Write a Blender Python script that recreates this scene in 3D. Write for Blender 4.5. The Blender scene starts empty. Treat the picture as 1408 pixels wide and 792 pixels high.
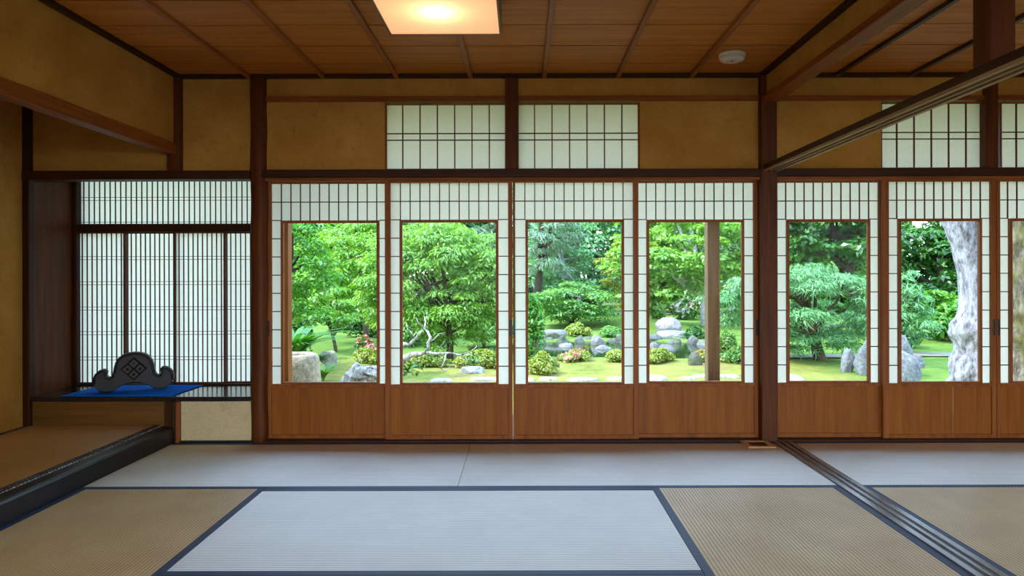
import bpy, math, random
import numpy as np
from mathutils import Vector, Matrix, noise
C = bpy.context.scene.collection
PI = math.pi
F, VX, VY, H, D = 925.0, 718.0, 378.0, 1.044, 4.255

def wx(px, y): return (px - VX) * y / F            # photograph column at a depth -> metres
def wz(py, y): return H + (VY - py) * y / F
def zw(py): return wz(py, D)
def gy(py, zg=-0.5): return F * (H - zg) / (py - VY)   # depth of the ground seen at a row

# ------------------------------------------------------------------ materials
def nt(m):
    m.use_nodes = True
    t = m.node_tree; t.nodes.clear()
    return t, t.nodes, t.links

def lin(c):
    return tuple(((x / 255 + .055) / 1.055) ** 2.4 if x > 10 else x / 255 / 12.92 for x in c) + (1,)

def out(t, sh):
    o = t.nodes.new('ShaderNodeOutputMaterial'); t.links.new(sh, o.inputs[0])

def coords(t, scale, rnd=True):
    n, l = t.nodes, t.links
    tc = n.new('ShaderNodeTexCoord'); mp = n.new('ShaderNodeMapping')
    mp.inputs['Scale'].default_value = scale
    if rnd:
        oi = n.new('ShaderNodeObjectInfo'); ml = n.new('ShaderNodeMath'); ml.operation = 'MULTIPLY'; ml.inputs[1].default_value = 37.0
        ad = n.new('ShaderNodeVectorMath'); ad.operation = 'ADD'
        l.new(oi.outputs['Random'], ml.inputs[0]); l.new(tc.outputs['Object'], ad.inputs[0]); l.new(ml.outputs[0], ad.inputs[1])
        l.new(ad.outputs[0], mp.inputs['Vector'])
    else:
        l.new(tc.outputs['Object'], mp.inputs['Vector'])
    return mp.outputs[0]

def ramp(t, fac, stops):
    r = t.nodes.new('ShaderNodeValToRGB'); e = r.color_ramp.elements
    while len(e) < len(stops): e.new(.5)
    for k, (p, c) in enumerate(stops): e[k].position = p; e[k].color = c
    t.links.new(fac, r.inputs[0]); return r.outputs[0]

def noise_tex(t, vec, scale, detail=5, rough=.6):
    n = t.nodes.new('ShaderNodeTexNoise'); n.inputs['Scale'].default_value = scale
    n.inputs['Detail'].default_value = detail; n.inputs['Roughness'].default_value = rough
    t.links.new(vec, n.inputs['Vector']); return n.outputs['Fac']

def bump(t, h, strength, dist=.01):
    b = t.nodes.new('ShaderNodeBump'); b.inputs['Strength'].default_value = strength; b.inputs['Distance'].default_value = dist
    t.links.new(h, b.inputs['Height']); return b.outputs[0]

def mixc(t, a, b, fac, mode='MIX'):
    m = t.nodes.new('ShaderNodeMix'); m.data_type = 'RGBA'; m.blend_type = mode
    for s, v in ((m.inputs['Factor'], fac), (m.inputs[6], a), (m.inputs[7], b)):
        if isinstance(v, (int, float, tuple)): s.default_value = v
        else: t.links.new(v, s)
    return m.outputs[2]

def principled(t, col, rough, spec=.5, nrm=None, coat=0):
    p = t.nodes.new('ShaderNodeBsdfPrincipled')
    if isinstance(col, tuple): p.inputs['Base Color'].default_value = col
    else: t.links.new(col, p.inputs['Base Color'])
    p.inputs['Roughness'].default_value = rough
    p.inputs['Specular IOR Level'].default_value = spec
    p.inputs['Coat Weight'].default_value = coat
    if nrm is not None: t.links.new(nrm, p.inputs['Normal'])
    return p

def wood(name, c0, c1, axis, rough=.45, spec=.4, island=0.0, coat=0):
    m = bpy.data.materials.new(name); t, n, l = nt(m)
    s = [9., 9., 9.]; s['xyz'.index(axis)] = .55
    v = coords(t, s)
    f = noise_tex(t, v, 3.0, 7, .62)
    col = ramp(t, f, [(.28, lin(c0)), (.72, lin(c1))])
    s2 = [70., 70., 70.]; s2['xyz'.index(axis)] = 2.
    f2 = noise_tex(t, coords(t, s2), 1.5, 3)
    col = mixc(t, col, ramp(t, f2, [(.3, (.72, .68, .62, 1)), (.7, (1, 1, 1, 1))]), .6, 'MULTIPLY')
    if island:
        g = n.new('ShaderNodeNewGeometry')
        col = mixc(t, col, ramp(t, g.outputs['Random Per Island'], [(0, (1 - island, 1 - island * 1.1, 1 - island * 1.2, 1)), (1, (1, 1, 1, 1))]), 1.0, 'MULTIPLY')
    out(t, principled(t, col, rough, spec, bump(t, f2, .12, .004), coat).outputs[0]); return m

def plaster(name, c0, c1, c2):
    m = bpy.data.materials.new(name); t, n, l = nt(m)
    v = coords(t, (1, 1, 1))
    f = noise_tex(t, v, 2.2, 6, .6)
    col = ramp(t, f, [(.3, lin(c0)), (.55, lin(c1)), (.75, lin(c2))])
    g = noise_tex(t, v, 130, 3)
    col = mixc(t, col, ramp(t, g, [(.35, (.78, .76, .72, 1)), (.65, (1, 1, 1, 1))]), .7, 'MULTIPLY')
    sp = noise_tex(t, v, 14, 5, .7)
    col = mixc(t, col, ramp(t, sp, [(.56, (1, 1, 1, 1)), (.72, (.68, .63, .55, 1))]), .5, 'MULTIPLY')
    out(t, principled(t, col, .92, .15, bump(t, g, .3, .003)).outputs[0]); return m

def plain(name, c, rough=.5, spec=.5, metal=0, vary=.15, scale=40, coat=0):
    m = bpy.data.materials.new(name); t, n, l = nt(m)
    f = noise_tex(t, coords(t, (1, 1, 1)), scale, 4)
    a = lin(c); b = tuple(x * (1 - vary) for x in a[:3]) + (1,)
    p = principled(t, ramp(t, f, [(.3, b), (.7, a)]), rough, spec, bump(t, f, .1, .002), coat)
    p.inputs['Metallic'].default_value = metal
    out(t, p.outputs[0]); return m

def paper_mat(name, c, trans=.55):
    m = bpy.data.materials.new(name); t, n, l = nt(m)
    v = coords(t, (1, 1, 1)); f = noise_tex(t, v, 60, 6, .7)
    a = lin(c); col = ramp(t, f, [(.3, tuple(x * .93 for x in a[:3]) + (1,)), (.7, a)])
    d = n.new('ShaderNodeBsdfDiffuse'); tr = n.new('ShaderNodeBsdfTranslucent'); mx = n.new('ShaderNodeMixShader')
    mx.inputs[0].default_value = trans
    l.new(col, d.inputs[0]); l.new(col, tr.inputs[0]); l.new(d.outputs[0], mx.inputs[1]); l.new(tr.outputs[0], mx.inputs[2])
    out(t, mx.outputs[0]); return m

def glass_mat():
    m = bpy.data.materials.new('window glass'); t, n, l = nt(m)
    fr = n.new('ShaderNodeFresnel'); fr.inputs[0].default_value = 1.1
    tr = n.new('ShaderNodeBsdfTransparent'); tr.inputs[0].default_value = (.985, .99, .985, 1)
    gl = n.new('ShaderNodeBsdfGlossy'); gl.inputs['Roughness'].default_value = .0
    mx = n.new('ShaderNodeMixShader')
    l.new(fr.outputs[0], mx.inputs[0]); l.new(tr.outputs[0], mx.inputs[1]); l.new(gl.outputs[0], mx.inputs[2])
    out(t, mx.outputs[0]); return m

def leaf_mat(name, cols, trans=.4, scale=1.2):
    m = bpy.data.materials.new(name); t, n, l = nt(m)
    g = n.new('ShaderNodeNewGeometry')
    k = len(cols)
    c1 = ramp(t, g.outputs['Random Per Island'], [(i / max(1, k - 1), lin(c)) for i, c in enumerate(cols)])
    f = noise_tex(t, coords(t, (1, 1, 1)), scale, 3)
    c1 = mixc(t, c1, ramp(t, f, [(.35, (.78, .86, .9, 1)), (.65, (1, 1, .85, 1))]), .8, 'MULTIPLY')
    d = n.new('ShaderNodeBsdfDiffuse'); tr = n.new('ShaderNodeBsdfTranslucent'); mx = n.new('ShaderNodeMixShader')
    gl = n.new('ShaderNodeBsdfGlossy'); gl.inputs['Roughness'].default_value = .45; gl.inputs['Color'].default_value = (.9, .95, 1, 1)
    m2 = n.new('ShaderNodeMixShader'); m2.inputs[0].default_value = .06
    mx.inputs[0].default_value = trans
    hue = mixc(t, c1, (.95, 1, .35, 1), 1.0, 'MULTIPLY')
    l.new(c1, d.inputs[0]); l.new(hue, tr.inputs[0]); l.new(d.outputs[0], mx.inputs[1]); l.new(tr.outputs[0], mx.inputs[2])
    l.new(mx.outputs[0], m2.inputs[1]); l.new(gl.outputs[0], m2.inputs[2])
    out(t, m2.outputs[0]); return m

def rock_mat(name, c0, c1, moss=0.0):
    m = bpy.data.materials.new(name); t, n, l = nt(m)
    v = coords(t, (1, 1, 1)); f = noise_tex(t, v, 4, 8, .7); f2 = noise_tex(t, v, 28, 5, .7)
    col = ramp(t, f, [(.3, lin(c0)), (.7, lin(c1))])
    col = mixc(t, col, ramp(t, f2, [(.38, (.4, .4, .38, 1)), (.6, (1, 1, 1, 1))]), .8, 'MULTIPLY')
    if moss:
        f3 = noise_tex(t, v, 2.5, 5, .7)
        col = mixc(t, col, lin((96, 108, 44)), ramp(t, f3, [(.46, (0, 0, 0, 1)), (.62, (moss, moss, moss, 1))]))
    out(t, principled(t, col, .85, .25, bump(t, f2, .6, .03)).outputs[0]); return m

def rush_material(name, tangent, c0, c1, ior, rough, ribs=True):
    m = bpy.data.materials.new(name); t, n, l = nt(m)
    v = coords(t, (1, 1, 1))
    f = noise_tex(t, v, 5, 5); f2 = noise_tex(t, v, 220, 2)
    col = ramp(t, f, [(.3, lin(c0)), (.7, lin(c1))])
    col = mixc(t, col, ramp(t, f2, [(.3, (.8, .79, .76, 1)), (.7, (1, 1, 1, 1))]), .6, 'MULTIPLY')
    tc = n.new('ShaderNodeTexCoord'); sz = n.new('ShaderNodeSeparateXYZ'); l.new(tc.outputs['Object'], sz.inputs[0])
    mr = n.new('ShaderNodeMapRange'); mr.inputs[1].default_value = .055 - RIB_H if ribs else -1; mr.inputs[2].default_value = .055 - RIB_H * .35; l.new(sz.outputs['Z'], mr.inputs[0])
    groove = ramp(t, mr.outputs[0], [(0, (.42, .38, .33, 1)), (1, (1, 1, 1, 1))])     # colour darkens towards the groove bottoms between the rush ribs
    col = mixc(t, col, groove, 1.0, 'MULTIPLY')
    d = n.new('ShaderNodeBsdfDiffuse'); l.new(col, d.inputs[0])
    g = n.new('ShaderNodeBsdfAnisotropic'); g.inputs['Roughness'].default_value = rough; g.inputs['Anisotropy'].default_value = .5
    l.new(mixc(t, (1, 1, 1, 1), groove, .8), g.inputs['Color'])
    cx = n.new('ShaderNodeCombineXYZ'); cx.inputs[0].default_value, cx.inputs[1].default_value = tangent
    l.new(cx.outputs[0], g.inputs['Tangent'])
    lw = n.new('ShaderNodeFresnel'); lw.inputs[0].default_value = ior
    mx = n.new('ShaderNodeMixShader'); l.new(lw.outputs[0], mx.inputs[0]); l.new(d.outputs[0], mx.inputs[1]); l.new(g.outputs[0], mx.inputs[2])
    out(t, mx.outputs[0]); return m
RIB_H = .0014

M = {}
for ax in 'xyz':
    M['post_' + ax] = wood('dark cedar post ' + ax, (72, 34, 9), (116, 60, 18), ax, .5, .2)
    M['dark_' + ax] = wood('smoked dark timber ' + ax, (48, 24, 7), (78, 42, 14), ax, .5, .2)
    M['red_' + ax] = wood('reddish cedar ' + ax, (122, 64, 22), (170, 98, 38), ax, .5, .22)
    M['panel_' + ax] = wood('cedar board ' + ax, (134, 72, 13), (172, 101, 25), ax, .5, .22, .12)
    M['weather_' + ax] = wood('weathered timber ' + ax, (146, 120, 88), (186, 158, 120), ax, .8, .2)
M['ceil'] = wood('ceiling cedar', (188, 112, 36), (226, 148, 62), 'x', .5, .35, .2)
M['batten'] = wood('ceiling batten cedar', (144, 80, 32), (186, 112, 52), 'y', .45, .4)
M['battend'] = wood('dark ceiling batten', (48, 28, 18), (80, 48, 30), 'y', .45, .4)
M['plaster'] = plaster('ochre earth plaster', (184, 132, 56), (204, 154, 74), (218, 170, 92))
M['fusuma'] = plaster('pale paper panel', (216, 194, 146), (226, 204, 156), (234, 214, 168))
M['lacquer'] = plain('black lacquer', (26, 25, 26), .42, .45, 0, .3, 60)
M['sillboard'] = plain('polished dark sill board', (44, 36, 34), .16, .6, 0, .3, 30)
M['paper'] = paper_mat('shoji paper', (246, 243, 224), .5)
M['glass'] = glass_mat()
M['rush_x'] = rush_material('woven rush, crosswise ribs', (0, 1), (190, 158, 106), (210, 180, 128), 6.5, .64)
M['rush_y'] = rush_material('woven rush, lengthwise ribs', (1, 0), (222, 184, 122), (240, 208, 148), 1.8, .5)
M['rush_gold'] = rush_material('old golden rush', (1, 0), (206, 150, 72), (222, 166, 86), 1.5, .6, False)
M['navy'] = plain('navy cloth edging', (48, 64, 96), .6, .4, 0, .25, 200)
M['cloth'] = plain('bright blue felt', (6, 122, 255), .9, .1, 0, .08, 200)
M['tile'] = plain('smoked grey roof tile', (46, 41, 34), .5, .4, 0, .45, 16)
M['track'] = wood('worn threshold timber', (80, 72, 66), (128, 116, 106), 'y', .25, .6)
M['pull'] = plain('black iron pull', (22, 20, 20), .4, .5)
M['plastic'] = plain('cream plastic', (226, 220, 205), .4, .5, 0, .04)
M['vent'] = plain('grey plastic slot', (70, 68, 64), .5, .4)
M['hatch'] = plain('planed hatch frame', (206, 150, 100), .6, .2)
M['board'] = wood('old ochre board', (104, 68, 24), (138, 96, 40), 'x', .5, .3)
M['runner'] = wood('floor-lit runner colour', (150, 112, 76), (186, 148, 108), 'y', .5, .3)  # floor light on the lintel underside is put into a paler wood colour
M['brass'] = plain('olive wood edging', (122, 100, 58), .4, .5)
# ------------------------------------------------------------------ mesh helpers
class MB:
    def __init__(s): s.v = []; s.f = []; s.smooth = []
    def box(s, x0, x1, y0, y1, z0, z1, bev=0.0):
        b = len(s.v)
        if bev <= 0:
            s.v += [(x, y, z) for z in (z0, z1) for y in (y0, y1) for x in (x0, x1)]
            s.f += [tuple(b + i for i in q) for q in ((0, 2, 3, 1), (4, 5, 7, 6), (0, 1, 5, 4), (2, 6, 7, 3), (0, 4, 6, 2), (1, 3, 7, 5))]
        else:
            import bmesh
            bm = bmesh.new(); bmesh.ops.create_cube(bm, size=1)
            for w in bm.verts:
                w.co = Vector(((x0 + x1) / 2 + w.co.x * (x1 - x0), (y0 + y1) / 2 + w.co.y * (y1 - y0), (z0 + z1) / 2 + w.co.z * (z1 - z0)))
            bmesh.ops.bevel(bm, geom=bm.edges[:], offset=bev, segments=2, affect='EDGES', profile=.5)
            bm.verts.index_update()
            s.v += [tuple(w.co) for w in bm.verts]
            s.f += [tuple(b + w.index for w in f.verts) for f in bm.faces]
            bm.free()
        return s
    def tube(s, pts, rad, n=8, cap=True, jit=None):
        pts = [Vector(p) for p in pts]; b = len(s.v); up = Vector((.13, .21, .97))
        for i, p in enumerate(pts):
            d = (pts[min(i + 1, len(pts) - 1)] - pts[max(i - 1, 0)]).normalized()
            a = d.cross(up if abs(d.z) < .9 else Vector((1, .1, 0))).normalized(); c = d.cross(a)
            r = rad[i] if hasattr(rad, '__len__') else rad
            for k in range(n):
                th = 2 * PI * k / n
                rr = r * (jit(i, k, p) if jit else 1)
                s.v.append(tuple(p + (a * math.cos(th) + c * math.sin(th)) * rr))
        for i in range(len(pts) - 1):
            for k in range(n):
                k2 = (k + 1) % n
                s.f.append((b + i * n + k, b + i * n + k2, b + (i + 1) * n + k2, b + (i + 1) * n + k))
        if cap:
            s.f.append(tuple(b + k for k in range(n))[::-1]); e = b + (len(pts) - 1) * n
            s.f.append(tuple(e + k for k in range(n)))
        return s
    def prism(s, pts, y0, y1):
        b = len(s.v); n = len(pts)
        s.v += [(x, y0, z) for x, z in pts] + [(x, y1, z) for x, z in pts]
        s.f.append(tuple(b + i for i in range(n))); s.f.append(tuple(b + n + i for i in range(n))[::-1])
        for i in range(n):
            j = (i + 1) % n; s.f.append((b + i, b + n + i, b + n + j, b + j))
        return s
    def build(s, name, mat, parent=None, smooth=False, loc=None):
        me = bpy.data.meshes.new(name); me.from_pydata([tuple(map(float, v)) for v in s.v], [], s.f); me.update()
        return link(name, me, mat, parent, smooth, loc)

def link(name, me, mat, parent=None, smooth=False, loc=None):
    o = bpy.data.objects.new(name, me); C.objects.link(o)
    me.materials.append(M[mat] if isinstance(mat, str) else mat)
    if smooth: me.polygons.foreach_set('use_smooth', [True] * len(me.polygons))
    if parent: o.parent = parent
    if loc: o.location = loc
    return o

def tag(o, label, cat, group=None, kind=None):
    o['label'] = label; o['category'] = cat
    if group: o['group'] = group
    if kind: o['kind'] = kind
    return o

def empty(name, loc, label, cat, group=None, kind=None, rz=0):
    o = bpy.data.objects.new(name, None); C.objects.link(o); o.location = loc; o.rotation_euler.z = rz
    o.empty_display_size = .1
    return tag(o, label, cat, group, kind)

def box(name, mat, x0, x1, y0, y1, z0, z1, label, cat, bev=.0):
    return tag(MB().box(x0, x1, y0, y1, z0, z1, bev).build(name, mat), label, cat, None, 'structure')

random.seed(7); RNG = np.random.default_rng(11)
Y0, Y1 = 4.235, 4.30                        # back wall thickness
ZC = 2.305                                  # ceiling underside

# ------------------------------------------------------------------ room shell
box('floor', 'dark_x', -3.3, 5.6, -1.8, 4.36, -.16, -.06, 'dark timber subfloor under the tatami mats', 'floor')
# ceiling of lapped boards with battens
cb = MB()
ys = [4.36 - .04 - .3095 * k for k in range(21)]
for k in range(20):
    cb.box(-3.3, 5.6, ys[k + 1] + .007, ys[k] - .007, ZC, ZC + .022, .0)
ceil = tag(cb.build('ceiling', 'ceil'), 'warm brown ceiling of lapped cedar boards over the tatami room', 'ceiling', None, 'structure')
MB().box(-3.3, 5.6, -1.8, 4.36, ZC + .024, ZC + .05).build('ceiling_backing', 'dark_x', ceil)
for k in range(-3, 12):
    x = -.322 + .4635 * k
    if x > 1.4: x -= .02
    if 1.35 < x < 1.75: continue
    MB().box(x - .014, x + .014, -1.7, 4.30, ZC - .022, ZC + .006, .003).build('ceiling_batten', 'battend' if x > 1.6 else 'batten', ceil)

T = [0]
def trim(mat, x0, x1, y0, y1, z0, z1, label, cat='trim', bev=.003):
    T[0] += 1
    return box('trim_%d' % T[0], mat, x0, x1, y0, y1, z0, z1, label, cat, bev)

P1a, P1b = wx(343, 4.2), wx(363.5, 4.2)
P2a, P2b = wx(1046.5, 4.2), wx(1068.5, 4.2)
ZN0, ZN1 = zw(245), zw(234.3)
trim('dark_x', -2.2, P2a, 4.205, 4.32, zw(108.5), ZC + .01, 'dark ceiling moulding above the main back wall')
trim('dark_x', P2b, 5.5, 4.205, 4.32, zw(108.5), ZC + .01, 'dark ceiling moulding above the right room back wall')
trim('dark_y', -2.176, -2.14, -1.7, 4.205, zw(108.5), ZC + .01, 'dark ceiling moulding along the left hanging wall')
trim('red_x', P1b, wx(695, 4.22), 4.222, 4.31, zw(140.2), zw(133.5), 'thin reddish rail over the left upper wall bay', 'rail')
trim('red_x', wx(713, 4.22), P2a, 4.222, 4.31, zw(140.2), zw(133.5), 'thin reddish rail over the middle upper wall bay', 'rail')
trim('red_x', P2b, 5.5, 4.222, 4.31, zw(140.2), zw(134), 'thin reddish rail across the right room upper wall', 'rail')
trim('dark_x', wx(360, 4.2), P2a + .01, 4.195, 4.31, ZN0, ZN1, 'long dark lintel board above the four main shoji doors', 'lintel')
trim('dark_x', P2b - .01, 5.5, 4.195, 4.31, ZN0, ZN1, 'dark lintel board above the right room shoji doors', 'lintel')
trim('red_x', P1b, P2a, 4.21, 4.31, zw(249.5), ZN0, 'reddish grooved head rail over the main shoji doors', 'rail')
trim('red_x', P2b, 5.5, 4.21, 4.31, zw(249.5), ZN0, 'reddish grooved head rail over the right shoji doors', 'rail')
trim('dark_x', P1b, P2a, 4.195, 4.33, -.05, .012, 'dark sill track under the four main shoji doors', 'sill')
trim('dark_x', P2b, 5.5, 4.195, 4.33, -.05, .012, 'dark sill track under the right room shoji doors', 'sill')
# pillars
def pillar(mat, x0, x1, y0, y1, z0, z1, label, bev=.006):
    return box('pillar', mat, x0, x1, y0, y1, z0, z1, label, 'pillar', bev)
pb = MB(); xs = (P1a + P1b) / 2; hw = (P1b - P1a) / 2
pts = [(xs + .003 * math.sin(k * 1.3), 4.25, -.05 + k * 2.35 / 24) for k in range(25)]
pb.tube(pts, hw * 1.14, 16, True, lambda i, k, p: (1 / max(abs(math.cos(2 * PI * (k + .5) / 16)), abs(math.sin(2 * PI * (k + .5) / 16)))) ** .75 * .9 + .03 * noise.noise(Vector((k * .7, i * .4, 3))))
tag(pb.build('pillar', 'post_z', smooth=True), 'dark round-edged natural pillar between study window and shoji doors', 'pillar', None, 'structure')
pillar('post_z', P2a, P2b, 4.19, 4.31, -.05, ZC, 'square brown pillar where the open partition meets the back wall')
pillar('post_z', wx(695.5, 4.22), wx(713, 4.22), 4.215, 4.31, ZN1, zw(108), 'short dark post between the two paper transom windows')
pillar('post_z', wx(1355, 4.22), wx(1373, 4.22), 4.215, 4.31, ZN1, zw(108), 'short brown post in the right room upper wall')
pillar('post_z', wx(231, 4.22), wx(249.5, 4.22), 4.205, 4.31, zw(236), ZC, 'short post under the alcove lintel end')
# plaster pieces
def wall(side, x0, x1, y0, y1, z0, z1, label, mat='plaster'):
    return box('wall_' + side, mat, x0, x1, y0, y1, z0, z1, label, 'wall')
zs0, zs1 = zw(133.5), zw(108.5)
wall('back', P1b, wx(695.5, 4.22), 4.245, Y1, zs0, zs1, 'narrow ochre plaster strip above left upper wall bay')
wall('back', wx(713, 4.22), P2a, 4.245, Y1, zs0, zs1, 'narrow ochre plaster strip above middle upper wall bay')
wall('back', P2b, 5.5, 4.245, Y1, zs0, zs1, 'narrow ochre plaster strip above right room windows')
zp0, zp1 = ZN1, zw(140.2)
wall('back', P1b, wx(530, D), 4.245, Y1, zp0, zp1, 'ochre plaster panel between dark pillar and first transom window')
wall('back', wx(880, D), P2a, 4.245, Y1, zp0, zp1, 'ochre plaster panel right of the second transom window')
wall('back', P2b, wx(1211, D), 4.245, Y1, zp0, zp1, 'ochre plaster panel behind the slanting partition lintel')
wall('back', wx(249, D), P1a, 4.245, Y1, ZN1 - .02, zs1, 'tall ochre plaster panel left of the dark natural pillar')
wall('back', -3.2, wx(231, D), 4.245, Y1, ZN1 - .02, ZC, 'shaded plaster above the study window inside alcove')
trim('dark_x', -3.13, P1a, 4.20, 4.31, zw(247), zw(235), 'dark lintel board above the study window', 'lintel')
# alcove (tokonoma) side
wall('left', -3.2, -3.125, 2.25, 4.32, -.1, ZC, 'ochre plaster alcove wall at the left edge')
pillar('dark_z', -3.13, -3.085, 4.205, 4.26, .08, ZC, 'thin dark corner post at the back of alcove')
wall('left', -2.222, -2.178, 2.2, 4.21, 1.87, ZC, 'ochre hanging wall above the alcove opening')
wall('left', -2.26, -2.178, -1.75, 2.25, -.1, ZC, 'ochre plaster wall left of the viewer')
wall('left', -3.2, -2.2, 2.2, 2.25, -.1, ZC, 'plaster end wall of the alcove')
trim('red_y', -2.238, -2.163, 2.2, 4.21, 1.803, 1.874, 'reddish squared lintel beam across the alcove opening', 'beam', .004)
gm = MB()
prof = [(-2.262, -.05), (-2.18, -.05), (-2.18, .088), (-2.187, .097), (-2.20, .101), (-2.262, .101)]
b0 = len(gm.v); n = len(prof)
gm.v += [(x, 2.22, z) for x, z in prof] + [(x, 4.22, z) for x, z in prof]
gm.f += [tuple(range(n)), tuple(range(n, 2 * n))[::-1]] + [(i, n + i, n + (i + 1) % n, (i + 1) % n) for i in range(n)]
T[0] += 1
tag(gm.build('trim_%d' % T[0], 'lacquer'), 'black lacquered sill beam edging the raised alcove floor', 'beam', None, 'structure')
box('floor', 'dark_y', -3.125, -2.262, 2.25, 4.24, -.06, .07, 'raised alcove platform under its rush mat', 'floor')
# study bay
YB = 4.70
box('window_sill', 'sillboard', -3.13, P1a + .012, 4.215, 4.74, zw(549.5), zw(543), 'polished dark sill board of the study window', 'sill', .003)
ZS = zw(543)
trim('board', -3.1, wx(229, D), 4.235, 4.28, .05, zw(549.5), 'brown board closing the wall below the sill in alcove', 'board')
pillar('dark_z', wx(227, 4.22), wx(241, 4.22), 4.205, 4.29, .05, zw(549.5), 'stubby dark post below the study sill')
pillar('red_z', wx(241, 4.22), wx(247, 4.22), 4.212, 4.29, -.05, zw(549.5), 'thin reddish strip beside the pale cupboard panel')
wall('back', wx(247, D), P1a + .01, 4.235, 4.28, 0.004, zw(549.5), 'pale beige panel below the study window sill', 'fusuma')
trim('lacquer', wx(243, D), P1a, 4.215, 4.24, -.05, .008, 'black floor strip below the pale panel', 'sill', .001)
wall('left', -3.16, -3.115, 4.26, 4.80, -.1, 1.80, 'brown cedar cheek board left of the study window', 'post_z')
pillar('dark_z', -3.115, -3.085, YB - .045, YB + .04, ZS, 1.80, 'dark jamb at the left of the study window')
wall('back', -3.16, -1.70, 4.28, 4.80, 1.76, 1.80, 'board roof over the study bay', 'dark_x')
wall('right', -1.722, -1.698, 4.31, 4.80, -.1, 1.80, 'board cheek right of the study bay', 'dark_z')
wall('back', -3.16, -1.70, 4.74, 4.78, -.1, ZS - .03, 'outer board below the study bay', 'dark_x')
zB = lambda py: wz(py, YB)
trim('dark_x', -3.09, -1.724, YB - .04, YB + .04, zB(318), zB(308.5), 'dark transom rail across the study window', 'rail', .002)
trim('dark_x', -3.09, -1.724, YB - .04, YB + .04, ZS, zB(525.5), 'dark bottom rail of the study window', 'rail', .002)
# right room ends
wall('right', 5.5, 5.56, -1.75, 4.32, -.1, ZC, 'plaster wall at the far side of the right room')
# rear of both rooms: unseen upper wall, left open below to let sky light in
wall('rear', -2.2, 5.5, -1.80, -1.75, 1.8, ZC + .02, 'unseen upper wall behind the viewer, open below for sky light')
# partition between the rooms
wall('right', 1.525, 1.575, -1.7, 4.20, 2.155, ZC, 'narrow ochre plaster band above the open partition')
trim('red_y', 1.505, 1.60, -1.7, 4.20, 2.118, 2.156, 'reddish beam under the plaster band of the partition', 'beam', .004)
trim('dark_y', 1.49, 1.526, -1.7, 4.205, zw(108.5), ZC + .01, 'dark ceiling moulding along the partition')
KX0, KX1, KZ0, KZ1 = 1.503, 1.598, 1.684, 1.727
k = MB()
k.box(KX0, KX1, -1.7, 4.195, KZ0 + .012, KZ1, .002)
T[0] += 1
kam = tag(k.build('trim_%d' % T[0], 'dark_y'), 'grooved partition lintel slanting across the upper right', 'lintel', None, 'structure')
for a, b2 in ((KX0 + .001, KX0 + .020), (KX0 + .042, KX0 + .053), (KX1 - .020, KX1 - .001)):
    MB().box(a, b2, -1.7, 4.195, KZ0, KZ0 + .0125, .001).build('runner', 'runner', kam)
pillar('post_z', 1.507, 1.592, 2.165, 2.25, KZ1, 2.12, 'short hanging post on the partition lintel')
k = MB(); SX0, SX1 = 1.558, 1.672
k.box(SX0, SX1, -1.7, 4.195, -.05, -.002)
for a, b2 in ((SX0, SX0 + .028), (SX0 + .048, SX0 + .066), (SX1 - .028, SX1)):
    k.box(a, b2, -1.7, 4.195, -.004, .006, .001)
T[0] += 1
tag(k.build('trim_%d' % T[0], 'track'), 'worn grooved floor track between the two tatami rooms', 'threshold', None, 'structure')

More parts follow.
